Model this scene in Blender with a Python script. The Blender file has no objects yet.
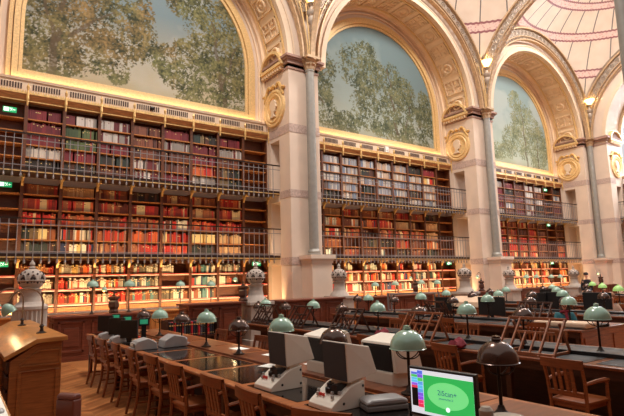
import bpy, math, random
import numpy as np
from mathutils import Vector, Matrix, noise
PI = math.pi
random.seed(7)
SC = bpy.context.scene
COL = SC.collection

# ------------------------------------------------------------------ camera model (metres, eye at 1.75)
F, YAW, PIT, ROL, H = 496.576, .62, .143, -.025, 1.75
def cam_basis():
    f = Vector((math.sin(YAW)*math.cos(PIT), math.cos(YAW)*math.cos(PIT), math.sin(PIT)))
    r = Vector((math.cos(YAW), -math.sin(YAW), 0)); u = r.cross(f)
    c, s = math.cos(ROL), math.sin(ROL)
    return f, c*r+s*u, -s*r+c*u
f_, r_, u_ = cam_basis()
cd = bpy.data.cameras.new('camera'); cam = bpy.data.objects.new('camera', cd); COL.objects.link(cam)
cd.sensor_width = 36; cd.lens = F/624*36; cd.clip_end = 200
m = Matrix((r_, u_, -f_)).transposed().to_4x4(); m.translation = Vector((0, 0, H)); cam.matrix_world = m
SC.camera = cam

# ------------------------------------------------------------------ materials
def lin(c):
    return tuple(((x/255)/12.92 if x/255 <= .04045 else ((x/255+.055)/1.055)**2.4) for x in c)
MATS = {}
def mat(name, rgb, rough=.6, metal=0., var=.12, scale=6., bump=0., emit=0., coat=0.):
    if name in MATS: return MATS[name]
    m = bpy.data.materials.new(name); m.use_nodes = True; nt = m.node_tree; b = nt.nodes['Principled BSDF']
    c = lin(rgb)
    tc = nt.nodes.new('ShaderNodeTexCoord'); n = nt.nodes.new('ShaderNodeTexNoise'); n.inputs['Scale'].default_value = scale
    n.inputs['Detail'].default_value = 5
    nt.links.new(tc.outputs['Object'], n.inputs['Vector'])
    r = nt.nodes.new('ShaderNodeValToRGB')
    r.color_ramp.elements[0].position = .3; r.color_ramp.elements[1].position = .7
    r.color_ramp.elements[0].color = (*[x*(1-var) for x in c], 1); r.color_ramp.elements[1].color = (*[min(1, x*(1+var)) for x in c], 1)
    nt.links.new(n.outputs['Fac'], r.inputs[0]); nt.links.new(r.outputs[0], b.inputs['Base Color'])
    b.inputs['Roughness'].default_value = rough; b.inputs['Metallic'].default_value = metal
    if coat: b.inputs['Coat Weight'].default_value = coat
    if bump:
        bp = nt.nodes.new('ShaderNodeBump'); bp.inputs['Strength'].default_value = bump; bp.inputs['Distance'].default_value = .02
        nt.links.new(n.outputs['Fac'], bp.inputs['Height']); nt.links.new(bp.outputs[0], b.inputs['Normal'])
    if emit:
        b.inputs['Emission Color'].default_value = (*c, 1); b.inputs['Emission Strength'].default_value = emit
    MATS[name] = m; return m
def wood(name, rgb, rough=.4, var=.3, stretch=(2, 2, 22)):
    if name in MATS: return MATS[name]
    m = mat(name, rgb, rough, var=var, scale=2.2)
    nt = m.node_tree; n = [x for x in nt.nodes if x.type == 'TEX_NOISE'][0]; tc = [x for x in nt.nodes if x.type == 'TEX_COORD'][0]
    mp = nt.nodes.new('ShaderNodeMapping'); mp.inputs['Scale'].default_value = stretch
    nt.links.new(tc.outputs['Object'], mp.inputs[0]); nt.links.new(mp.outputs[0], n.inputs['Vector'])
    return m
def attr_mat(name, rough, add_noise=.15, scale=30.):
    m = bpy.data.materials.new(name); m.use_nodes = True; nt = m.node_tree; b = nt.nodes['Principled BSDF']
    a = nt.nodes.new('ShaderNodeAttribute'); a.attribute_name = 'Col'
    n = nt.nodes.new('ShaderNodeTexNoise'); n.inputs['Scale'].default_value = scale
    tc = nt.nodes.new('ShaderNodeTexCoord'); nt.links.new(tc.outputs['Object'], n.inputs['Vector'])
    h = nt.nodes.new('ShaderNodeMix'); h.data_type = 'RGBA'; h.blend_type = 'OVERLAY'; h.inputs['Factor'].default_value = add_noise
    nt.links.new(a.outputs['Color'], h.inputs['A']); nt.links.new(n.outputs['Color'], h.inputs['B'])
    nt.links.new(h.outputs['Result'], b.inputs['Base Color']); b.inputs['Roughness'].default_value = rough
    MATS[name] = m; return m

stone = mat('limestone', (220, 198, 178), .8, var=.05, scale=1.5, bump=.05)
stone_w = mat('warm_ochre_plaster', (240, 214, 182), .75, var=.07, scale=2)
stone_o = mat('ochre_coffer', (232, 202, 164), .7, var=.1, scale=3)
stone_w2 = mat('cream_moulding', (224, 200, 172), .7, var=.04)
stone_d = mat('rosy_brown_stone', (160, 126, 112), .7, var=.1, scale=4)
frieze = mat('patterned_band', (190, 165, 152), .8, var=.22, scale=18)
grey_st = mat('carved_stone', (178, 164, 152), .85, var=.1, scale=6, bump=.3)
gold = mat('gilding', (224, 184, 118), .4, .3, var=.25, scale=14, bump=.3)
goldp = mat('gilded_plaster', (230, 194, 136), .45, .1, var=.15, scale=20, bump=.3)
iron = mat('grey_green_iron', (152, 148, 140), .5, .3, var=.08)
lattice_m = mat('gilded_cast_iron', (190, 160, 126), .5, .3, var=.2, scale=9)
lattice_d = mat('grey_cast_iron', (172, 156, 140), .6, .3, var=.15, scale=9)
railm = mat('railing_iron', (138, 132, 132), .5, .2, var=.05)
dwood = wood('dark_mahogany', (66, 34, 20), .45)
bwood = wood('bookcase_wood', (98, 54, 30), .5)
shelfw = wood('shelf_wood', (186, 118, 58), .45, stretch=(22, 2, 2))
owood = wood('oak', (150, 92, 48), .35)
cwood = wood('chair_wood', (128, 68, 34), .35)
twood = wood('table_wood', (112, 60, 34), .3, stretch=(2, 14, 2))
black = mat('black_plastic', (22, 21, 22), .45, var=.1)
blackgl = mat('black_leather_glossy', (12, 11, 12), .1, var=.1); blackmt = mat('black_leather_matt', (24, 21, 21), .6, var=.1)
beige = mat('beige_plastic', (226, 216, 200), .5, var=.03)
silver = mat('grey_plastic', (172, 170, 168), .4, .2, var=.05)
green_en = mat('pale_green_enamel', (142, 174, 154), .22, var=.04, coat=.5)
bronze = mat('bronze_metal', (88, 70, 62), .2, .7, var=.1, scale=10)
dmetal = mat('dark_metal', (52, 40, 34), .35, .6, var=.1)
paper = mat('paper', (238, 236, 226), .8, var=.02)
glass_scr = mat('dark_screen', (50, 53, 58), .6, var=.03)
strip_m = mat('white_label_strip', (236, 204, 186), .6, var=.03)
redstrip_m = mat('red_label_strip', (214, 60, 50), .6, var=.1)
bulb_m = mat('lit_bulb', (255, 196, 90), .5, emit=6.)
hot_m = mat('lit_lantern', (255, 214, 130), .5, emit=5.)
ex_g = mat('exit_sign_green', (20, 150, 90), .5, emit=.8, var=.02)
ex_w = mat('exit_sign_white', (235, 255, 240), .5, emit=1.2, var=.02)
skin = mat('skin', (214, 164, 138), .6, var=.04)
book_m = attr_mat('book_cloth', .6)
mural_m = attr_mat('mural_paint', .85, .12, 30.)

# ------------------------------------------------------------------ mesh builder
class MB:
    def __init__(s): s.v = []; s.f = []; s.mi = []; s.c = []; s.M = Matrix.Identity(4)
    def _add(s, vs, fs, mi=0, c=None):
        o = len(s.v); s.v += [tuple(s.M @ Vector(v)) for v in vs]
        for f in fs: s.f.append([i+o for i in f]); s.mi.append(mi); s.c.append(c)
        return s
    def box(s, x0, x1, y0, y1, z0, z1, mi=0, c=None, skip=()):
        vs = [(x0,y0,z0),(x1,y0,z0),(x1,y1,z0),(x0,y1,z0),(x0,y0,z1),(x1,y0,z1),(x1,y1,z1),(x0,y1,z1)]
        fs = {'b':(0,3,2,1),'t':(4,5,6,7),'f':(0,1,5,4),'r':(1,2,6,5),'k':(2,3,7,6),'l':(3,0,4,7)}
        return s._add(vs, [q for k, q in fs.items() if k not in skip], mi, c)
    def bar(s, p, q, w, h=None, mi=0, up=(0, 0, 1)):
        h = h or w; p = Vector(p); q = Vector(q); d = (q-p).normalized(); up = Vector(up)
        if abs(d.dot(up)) > .98: up = Vector((1, 0, 0))
        a = d.cross(up).normalized()*w/2; b = a.cross(d).normalized()*h/2
        vs = [p-a-b, p+a-b, p+a+b, p-a+b, q-a-b, q+a-b, q+a+b, q-a+b]
        return s._add(vs, [(0,3,2,1),(4,5,6,7),(0,1,5,4),(1,2,6,5),(2,3,7,6),(3,0,4,7)], mi)
    def tube(s, pts, r, n=8, mi=0):
        pts = [Vector(p) for p in pts]; N = len(pts); rs = r if isinstance(r, (list, tuple)) else [r]*N
        vs = []; fs = []; prev = None
        for i, p in enumerate(pts):
            d = (pts[min(i+1, N-1)]-pts[max(i-1, 0)]).normalized()
            if prev is None:
                up = Vector((0, 0, 1)) if abs(d.z) < .9 else Vector((1, 0, 0)); a = d.cross(up).normalized()
            else: a = (prev-d*prev.dot(d)).normalized()
            prev = a; b = d.cross(a)
            for k in range(n):
                t = 2*PI*k/n; vs.append(p+(a*math.cos(t)+b*math.sin(t))*rs[i])
        for i in range(N-1):
            for k in range(n): fs.append((i*n+k, i*n+(k+1) % n, (i+1)*n+(k+1) % n, (i+1)*n+k))
        fs.append(tuple(range(n))[::-1]); fs.append(tuple((N-1)*n+k for k in range(n)))
        return s._add(vs, fs, mi)
    def lathe(s, prof, n=24, mi=0, c=(0, 0, 0), closed=True):
        vs = []; fs = []
        for r, z in prof:
            for k in range(n): t = 2*PI*k/n; vs.append((c[0]+r*math.cos(t), c[1]+r*math.sin(t), c[2]+z))
        for i in range(len(prof)-1):
            for k in range(n): fs.append((i*n+k, i*n+(k+1) % n, (i+1)*n+(k+1) % n, (i+1)*n+k))
        if closed:
            fs.append(tuple(range(n))[::-1]); fs.append(tuple((len(prof)-1)*n+k for k in range(n)))
        return s._add(vs, fs, mi)
    def prism(s, poly, axis, a, b, mi=0):
        """extrude a 2-D polygon; axis 'x' -> poly (y,z), 'y' -> poly (x,z), 'z' -> poly (x,y)"""
        def P(p, t): return {'x': (t, p[0], p[1]), 'y': (p[0], t, p[1]), 'z': (p[0], p[1], t)}[axis]
        n = len(poly); vs = [P(p, a) for p in poly]+[P(p, b) for p in poly]
        return s._add(vs, [tuple(range(n))[::-1], tuple(range(n, 2*n))]+[(i, (i+1) % n, n+(i+1) % n, n+i) for i in range(n)], mi)
    def arc(s, cx, cz, r0, r1, y0, y1, a0=0, a1=PI, n=72, mi=0, axis='y', cap=True):
        """a curved beam: rectangular section r0..r1 by y0..y1 round an arch in the xz plane (axis y) or yz plane (axis x)"""
        vs = []; fs = []
        for i in range(n+1):
            t = a0+(a1-a0)*i/n
            for r, y in ((r0, y0), (r1, y0), (r1, y1), (r0, y1)):
                p, z = cx+r*math.cos(t), cz+r*math.sin(t)
                vs.append((p, y, z) if axis == 'y' else (y, p, z))
        for i in range(n):
            for k in range(4): fs.append((i*4+k, i*4+(k+1) % 4, i*4+4+(k+1) % 4, i*4+4+k))
        if cap: fs += [(0, 1, 2, 3), (n*4+3, n*4+2, n*4+1, n*4)]
        return s._add(vs, fs, mi)
    def build(s, name, mats, parent=None, smooth=False, bevel=0, loc=None, rotz=0):
        me = bpy.data.meshes.new(name); me.from_pydata(s.v, [], s.f)
        mats = mats if isinstance(mats, (list, tuple)) else [mats]
        for m in mats: me.materials.append(m)
        me.polygons.foreach_set('material_index', s.mi)
        if any(c is not None for c in s.c):
            at = me.attributes.new('Col', 'FLOAT_COLOR', 'CORNER'); buf = []
            for p, c in zip(me.polygons, s.c):
                cc = c or (.5, .5, .5)
                buf += [cc[0], cc[1], cc[2], 1.]*p.loop_total
            at.data.foreach_set('color', buf)
        if smooth: me.polygons.foreach_set('use_smooth', [True]*len(me.polygons))
        me.update(); me.validate()
        o = bpy.data.objects.new(name, me); COL.objects.link(o)
        if smooth: 
            try: me.set_sharp_from_angle(angle=math.radians(38))
            except Exception: pass
        if bevel:
            b = o.modifiers.new('bevel', 'BEVEL'); b.width = bevel; b.segments = 2; b.limit_method = 'ANGLE'
        if loc is not None: o.location = loc
        o.rotation_euler.z = rotz
        if parent: o.parent = parent
        return o
def tag(o, label, cat, group=None, kind=None):
    o['label'] = label; o['category'] = cat
    if group: o['group'] = group
    if kind: o['kind'] = kind
    return o
def thing(name, loc, label, cat, group=None, rotz=0):
    o = bpy.data.objects.new(name, None); COL.objects.link(o); o.empty_display_size = .1
    o.location = loc; o.rotation_euler.z = rotz
    return tag(o, label, cat, group)
def struct(o): o['kind'] = 'structure'; return o
def dup(root, loc=None, rotz=None, label=None, group=None):
    kids = {}
    for o in COL.objects:
        if o.parent: kids.setdefault(o.parent.name, []).append(o)
    def cp(o, par):
        c = o.copy(); COL.objects.link(c); c.parent = par
        for k in kids.get(o.name, []): cp(k, c)
        return c
    r = cp(root, None)
    if loc is not None: r.location = loc
    if rotz is not None: r.rotation_euler.z = rotz
    if label: r['label'] = label
    if group: r['group'] = group
    return r
ORD = ['first','second','third','fourth','fifth','sixth','seventh','eighth','ninth','tenth','eleventh','twelfth','thirteenth','fourteenth','fifteenth','sixteenth','seventeenth','eighteenth','nineteenth','twentieth','twenty-first','twenty-second','twenty-third','twenty-fourth','twenty-fifth','twenty-sixth','twenty-seventh','twenty-eighth','twenty-ninth','thirtieth']

# ------------------------------------------------------------------ layout constants
W = 1.02; X0 = 1.373; BP = 10.836
CX = [4.943, 15.779, 26.615]                 # bay centres
PX = [-.475, 10.361, 21.197, 31.68]          # column axes
YB, YW, YF, YC = 16.3, 16.5, 14.65, 14.44    # bookcase front, lunette wall, pier front, column axis
RS, ZS = 4.6, 9.9                            # soffit radius, springing height
YI = 3.95                                    # inner column row

# ================================================================== SETTING
# floor: oak chevron parquet
def floor_mat():
    m = bpy.data.materials.new('oak_parquet'); m.use_nodes = True; nt = m.node_tree; b = nt.nodes['Principled BSDF']; N = nt.nodes.new; L = nt.links.new
    tc = N('ShaderNodeTexCoord'); sp = N('ShaderNodeSeparateXYZ'); L(tc.outputs['Object'], sp.inputs[0])
    def mth(op, a, bb=None):
        n = N('ShaderNodeMath'); n.operation = op
        for i, x in enumerate((a, bb)):
            if x is None: continue
            if isinstance(x, (int, float)): n.inputs[i].default_value = x
            else: L(x, n.inputs[i])
        return n.outputs[0]
    strip = mth('DIVIDE', sp.outputs['X'], .55)
    fr = mth('PINGPONG', strip, 1.0)
    v = mth('ADD', mth('MULTIPLY', fr, .45), sp.outputs['Y'])
    vv = mth('DIVIDE', v, .1)
    pid = mth('FLOOR', vv); sid = mth('FLOOR', strip)
    cmb = N('ShaderNodeCombineXYZ'); L(pid, cmb.inputs[0]); L(sid, cmb.inputs[1])
    wn = N('ShaderNodeTexWhiteNoise'); wn.noise_dimensions = '2D'; L(cmb.outputs[0], wn.inputs['Vector'])
    r = N('ShaderNodeValToRGB'); r.color_ramp.elements[0].color = (*lin((140, 82, 44)), 1); r.color_ramp.elements[1].color = (*lin((198, 130, 76)), 1)
    L(wn.outputs['Value'], r.inputs[0])
    gap = mth('LESS_THAN', mth('FRACT', vv), .05)
    mx = N('ShaderNodeMix'); mx.data_type = 'RGBA'; L(gap, mx.inputs['Factor']); L(r.outputs[0], mx.inputs['A']); mx.inputs['B'].default_value = (.05, .025, .012, 1)
    L(mx.outputs['Result'], b.inputs['Base Color']); b.inputs['Roughness'].default_value = .32
    return m
struct(MB().box(-4, 36, -4, 18.5, -.1, 0).build('floor', floor_mat()))

# back wall: piers with passages, arch ring faces, lunette wall
wb = MB()
piers = [(-1.3, .35), (9.54, 10.88), (20.38, 21.98), (31.22, 33.0)]
for i, (a, b) in enumerate(piers):
    last = i == 3
    wb.box(a, b, YF, 15.36, 0, ZS)                       # front half of the pier
    wb.box(a, b, 16.02, 16.9, 0, ZS)                     # rear half
    for z0, z1 in ((2.3, 2.62), (4.62, 4.98), (6.95, ZS)):
        wb.box(a, b, 15.36, 16.02, z0, z1)
    if last: wb.box(a+.9, b, 15.36, 16.02, 0, ZS)        # passages end at the corner pier
for c in CX:                                              # arch front face
    n = 64; hx = BP/2
    for i in range(n):
        q = []
        for t in (PI*i/n, PI*(i+1)/n):
            ct, st = math.cos(t), math.sin(t)
            k = min(hx/abs(ct) if abs(ct) > 1e-6 else 1e9, 6.1/st if st > 1e-6 else 1e9)
            q.append(((c+RS*ct, YF, ZS+RS*st), (c+k*ct, YF, ZS+k*st)))
        wb._add([q[0][0], q[0][1], q[1][1], q[1][0]], [(0, 1, 2, 3)])
    wb.box(c-hx, c+hx, YW, YW+.3, 7.3, ZS)
    wb.box(c-hx, c+hx, YB+.42, YW+.3, 0, 7.3)
    seg = [(c+4.9*math.cos(PI*i/48), ZS+4.9*math.sin(PI*i/48)) for i in range(49)]
    wb.prism(seg, 'y', YW, YW+.3)
wall_back = struct(wb.build('wall_back', stone))
# soffits with coffers (parts of the wall)
for c in CX:
    s = MB(); s.arc(c, ZS, RS, RS+.25, YF+.001, YW+.02, n=72, cap=False)
    s.build('arch_soffit', stone_w, wall_back, smooth=True)
    s = MB(); N = 15
    def soff(t, y, dep): return (c+(RS-dep)*math.cos(t), y, ZS+(RS-dep)*math.sin(t))
    def rib(t0, t1, y0, y1, dep, mi=0, sub=4):
        for k in range(sub):
            a = t0+(t1-t0)*k/sub; b = t0+(t1-t0)*(k+1)/sub
            s._add([soff(a, y0, -.02), soff(b, y0, -.02), soff(b, y1, -.02), soff(a, y1, -.02), soff(a, y0, dep), soff(b, y0, dep), soff(b, y1, dep), soff(a, y1, dep)],
                   [(4,5,6,7),(0,1,5,4),(1,2,6,5),(2,3,7,6),(3,0,4,7)], mi)
    ya, yb = 14.98, 15.98
    for i in range(N):
        t0 = PI*(i+.0)/N; t1 = PI*(i+1)/N; g = .16*(t1-t0)/1; w = .012
        A, B = t0+.028, t1-.028
        for (p, q, u, v) in ((A, B, ya, ya+.06), (A, B, yb-.06, yb), (A, A+.014, ya, yb), (B-.014, B, ya, yb)): rib(p, q, u, v, .07)
        rib(A+.022, B-.022, ya+.11, ya+.14, .035, 1); rib(A+.022, B-.022, yb-.14, yb-.11, .035, 1)
        tm = (A+B)/2; ym = (ya+yb)/2
        if i % 2 == 0:
            for k in range(12):                            # rosette ring
                a = 2*PI*k/12; b = 2*PI*(k+1)/12
                P = lambda a, r, d: soff(tm+r*math.cos(a)/RS, ym+r*math.sin(a), d)
                s._add([P(a, .15, .0), P(b, .15, .0), P(b, .2, .09), P(a, .2, .09), P(a, .25, .09), P(b, .25, .09), P(b, .3, 0), P(a, .3, 0)], [(0,1,2,3),(3,2,5,4),(4,5,6,7)], 1)
                s._add([P(a, .08, .08), P(b, .08, .08), P(a, 0, .1)], [(0, 1, 2)], 1)
            for sy in (-1, 1):
                for st in (-1, 1): rib(tm+st*.07-.012, tm+st*.07+.012, ym+sy*.36-.05, ym+sy*.36+.05, .05, 1, 1)
        else:
            rib(tm-.006, tm+.006, ya+.06, yb-.06, .06); rib(A, B, ym-.03, ym+.03, .06)
            for sy in (-1, 1):
                for st in (-1, 1): rib(tm+st*.045-.016, tm+st*.045+.016, ym+sy*.22-.07, ym+sy*.22+.07, .055, 1, 1)
    s.build('coffer_relief', [stone_o, stone_o], wall_back)
    s = MB(); s.arc(c, ZS, RS-.05, RS+.16, YF-.07, YF+.12, n=72); s.arc(c, ZS, RS+.24, RS+.3, YF-.04, YF+.02, n=72)
    s.build('archivolt_moulding', stone_w2, wall_back, smooth=True)
    s = MB(); s.arc(c, ZS, RS-.06, RS+.01, 14.85, 14.93, n=72); s.arc(c, ZS, RS-.06, RS+.01, 16.03, 16.1, n=72)
    s.build('gold_line', goldp, wall_back, smooth=True)  # golden light reflections along the soffit, put into shape and colour as gold arcs
    # lunette surround mouldings
    s = MB(); R = 3.74
    for (r0, r1, d) in ((4.5, 4.6, .16), (4.34, 4.4, .09)):
        s.arc(c, ZS, r0, r1, YW-d, YW+.01, n=64)
        for sx in (-1, 1):
            s.box(c+sx*(r0+r1)/2-(r1-r0)/2, c+sx*(r0+r1)/2+(r1-r0)/2, YW-d, YW+.01, 7.84, ZS)
    s.build('lunette_moulding', stone_w, wall_back)
# impost mouldings and patterned bands on the piers
for i, (a, b) in enumerate(piers):
    s = MB()
    for z0, z1, d in ((9.52, 9.6, .03), (9.6, 9.82, .0), (9.72, 9.86, .08), (9.86, 9.93, .14), (9.93, 10.02, .2)):
        s.box(a-d, b+d, YF-d, YW-.02, z0, z1)
    s.build('impost_moulding', stone_d, wall_back)
    s = MB()
    for z0, z1 in ((7.1, 7.42),):
        s.box(a-.012, b+.012, YF-.012, YW-.05, z0, z1)
    for z0, z1 in ((4.7, 4.97), (2.28, 2.55)):
        s.box(a-.012, b+.012, YF-.012, 15.36, z0, z1)
    s.build('patterned_band', frieze, wall_back)
    s = MB(); s.box(a-.06, b+.06, YF-.06, 15.36, 0, .9); s.build('pier_plinth', stone, wall_back)
# ledge above the bookcases with vent band
for c in CX:
    s = MB(); s.box(c-4.59, c+4.59, YW-.24, YW, 7.8, 7.84)
    s.build('ledge_band', stone_w2, wall_back)

# right-hand (east) wall with its own arch
XE = 31.9
wr = MB()
CYE = (YC+YI)/2; HYE = (YC-YI)/2
ye0, ye1 = CYE-4.35, CYE+4.35
REt = 4.35
wr.box(XE, XE+.72, ye1, YF, 0, ZS); wr.box(XE+1.35, XE+2.0, ye1, YF+1, 0, ZS)
for z0, z1 in ((2.3, 2.62), (4.62, 4.98), (6.95, ZS)): wr.box(XE+.72, XE+1.35, ye1, YF, z0, z1)
wr.box(XE, XE+2, -3.9, ye0, 0, ZS)
n = 48
for i in range(n):
    q = []
    for t in (PI*i/n, PI*(i+1)/n):
        ct, st = math.cos(t), math.sin(t)
        k = min((HYE+.3)/abs(ct) if abs(ct) > 1e-6 else 1e9, 6.1/st if st > 1e-6 else 1e9)
        q.append(((XE, CYE+REt*ct, ZS+REt*st), (XE, CYE+k*ct, ZS+k*st)))
    wr._add([q[0][0], q[0][1], q[1][1], q[1][0]], [(0, 1, 2, 3)])
wr.arc(CYE, ZS, REt, REt+.25, XE+.001, XE+2, axis='x', n=48, cap=False)
wr.box(XE+1.95, XE+2.2, -4, YF+2, 0, 7.5)
wall_right = struct(wr.build('wall_right', stone))
s = MB()
for z0, z1, d in ((9.52, 9.6, .03), (9.72, 9.86, .08), (9.86, 10.02, .18)): s.box(XE-d, XE+1.9, ye1-d, YF, z0, z1)
s.build('impost_moulding', stone_d, wall_right)
s = MB(); s.box(XE-.012, XE+.7, ye1-.012, YF, 7.1, 7.42); s.box(XE-.012, XE+.7, ye1-.012, YF, 4.7, 4.97); s.box(XE-.012, XE+.7, ye1-.012, YF, 2.28, 2.55)
s.build('patterned_band', frieze, wall_right)
s = MB(); s.arc(CYE, ZS, REt-.05, REt+.16, XE-.07, XE+.12, axis='x', n=60); s.build('archivolt_moulding', stone_w2, wall_right, smooth=True)
# frosted lunette window in the east wall
gl = bpy.data.materials.new('frosted_glass'); gl.use_nodes = True
gb = gl.node_tree.nodes['Principled BSDF']; gb.inputs['Base Color'].default_value = (.86, .92, 1, 1); gb.inputs['Roughness'].default_value = .5; gb.inputs['Transmission Weight'].default_value = .85
s = MB(); s.prism([(CYE+4.3*math.cos(PI*i/40), ZS+4.3*math.sin(PI*i/40)) for i in range(41)], 'x', XE+1.7, XE+1.72)
win = struct(s.build('window_1', gl))
s = MB(); s.arc(CYE, ZS, 4.15, 4.35, XE+1.62, XE+1.8, axis='x', n=40); s.box(XE+1.62, XE+1.8, CYE-4.35, CYE+4.35, 7.5, 7.65)
for k in range(1, 8):
    t = PI*k/8; s.bar((XE+1.7, CYE, ZS), (XE+1.7, CYE+4.2*math.cos(t), ZS+4.2*math.sin(t)), .07)
s.arc(CYE, ZS, 2.1, 2.17, XE+1.66, XE+1.74, axis='x', n=30)
s.build('window_frame', lattice_m, win)

# ceiling: three sail domes of cream panels with red-edged rings
def dome_mat():
    m = bpy.data.materials.new('dome_faience'); m.use_nodes = True; nt = m.node_tree; b = nt.nodes['Principled BSDF']; N = nt.nodes.new; L = nt.links.new
    tc = N('ShaderNodeTexCoord'); sp = N('ShaderNodeSeparateXYZ'); L(tc.outputs['Object'], sp.inputs[0])
    def mth(op, a, bb=None, cc=None):
        n = N('ShaderNodeMath'); n.operation = op
        for i, x in enumerate((a, bb, cc)):
            if x is None: continue
            if isinstance(x, (int, float)): n.inputs[i].default_value = x
            else: L(x, n.inputs[i])
        return n.outputs[0]
    x, y, z = sp.outputs
    rad = mth('SQRT', mth('ADD', mth('MULTIPLY', x, x), mth('MULTIPLY', y, y)))
    az = mth('ARCTAN2', y, x)
    lines = 32
    fr = mth('FRACT', mth('MULTIPLY', az, lines/(2*PI)))
    dist = mth('MULTIPLY', mth('SUBTRACT', .5, mth('ABSOLUTE', mth('SUBTRACT', fr, .5))), mth('MULTIPLY', rad, 2*PI/lines))
    line = mth('LESS_THAN', dist, .028)
    tot_band = None; tot_edge = None
    for el in (31.3, 47.8, 61.5, 73):
        phi = mth('ARCTAN2', z, rad); d = mth('ABSOLUTE', mth('SUBTRACT', phi, math.radians(el)))
        wob = mth('MULTIPLY', mth('SINE', mth('MULTIPLY', az, 160.)), .002)
        d2 = mth('ADD', d, wob)
        bd = mth('LESS_THAN', d, .023); eg = mth('MULTIPLY', mth('LESS_THAN', d2, .034), mth('GREATER_THAN', d2, .021))
        tot_band = bd if tot_band is None else mth('MAXIMUM', tot_band, bd); tot_edge = eg if tot_edge is None else mth('MAXIMUM', tot_edge, eg)
    nz = N('ShaderNodeTexNoise'); nz.inputs['Scale'].default_value = 1.5; L(tc.outputs['Object'], nz.inputs['Vector'])
    r = N('ShaderNodeValToRGB'); r.color_ramp.elements[0].color = (*lin((224, 204, 184)), 1); r.color_ramp.elements[1].color = (*lin((244, 232, 216)), 1); L(nz.outputs['Fac'], r.inputs[0])
    cur = r.outputs[0]
    vo = N('ShaderNodeTexVoronoi'); vo.inputs['Scale'].default_value = 9; L(tc.outputs['Object'], vo.inputs['Vector'])
    rv = N('ShaderNodeValToRGB'); rv.color_ramp.elements[0].color = (*lin((190, 120, 122)), 1); rv.color_ramp.elements[1].color = (*lin((240, 212, 202)), 1); rv.color_ramp.elements[1].position = .45; L(vo.outputs['Distance'], rv.inputs[0])
    for fac, colr in ((line, lin((112, 106, 106))), (tot_band, rv.outputs[0]), (tot_edge, lin((158, 104, 108)))):
        mx = N('ShaderNodeMix'); mx.data_type = 'RGBA'; L(fac, mx.inputs['Factor']); L(cur, mx.inputs['A'])
        if isinstance(colr, tuple): mx.inputs['B'].default_value = (*colr, 1)
        else: L(colr, mx.inputs['B'])
        cur = mx.outputs['Result']
    L(cur, b.inputs['Base Color']); b.inputs['Roughness'].default_value = .35
    return m
dm = dome_mat()
DR, DZ = 7.9, 9.9
domes = [(PX[i], PX[i+1]) for i in range(3)]
for k, (xa, xb) in enumerate(domes):
    c = (xa+xb)/2; hx = (xb-xa)/2; hy = HYE
    vs = []; fs = []; nr = 26; na = 96
    for j in range(nr+1):
        for i in range(na):
            t = 2*PI*i/na+PI/4; ct, st = math.cos(t), math.sin(t)
            kk = min(hx/abs(ct) if abs(ct) > 1e-9 else 1e9, hy/abs(st) if abs(st) > 1e-9 else 1e9)
            r = 1.5+(kk-1.5)*j/nr; x, y = r*ct, r*st
            z = math.sqrt(max(0, DR*DR-x*x-y*y)); vs.append((x, y, z))
    for j in range(nr):
        for i in range(na): fs.append((j*na+i, j*na+(i+1) % na, (j+1)*na+(i+1) % na, (j+1)*na+i))
    s = MB(); s._add(vs, fs); o = s.build('ceiling', dm, smooth=True, loc=(c, CYE, DZ)); struct(o)
    so = MB(); so.arc(0, 0, 1.45, 1.6, math.sqrt(DR*DR-2.2)-.1, math.sqrt(DR*DR-2.2)+.2, 0, 2*PI, n=48)
    # rotate ring to horizontal: swap y,z
    so.v = [(x, z, y) for x, y, z in so.v]; so.build('oculus_ring', lattice_m, o)

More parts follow.
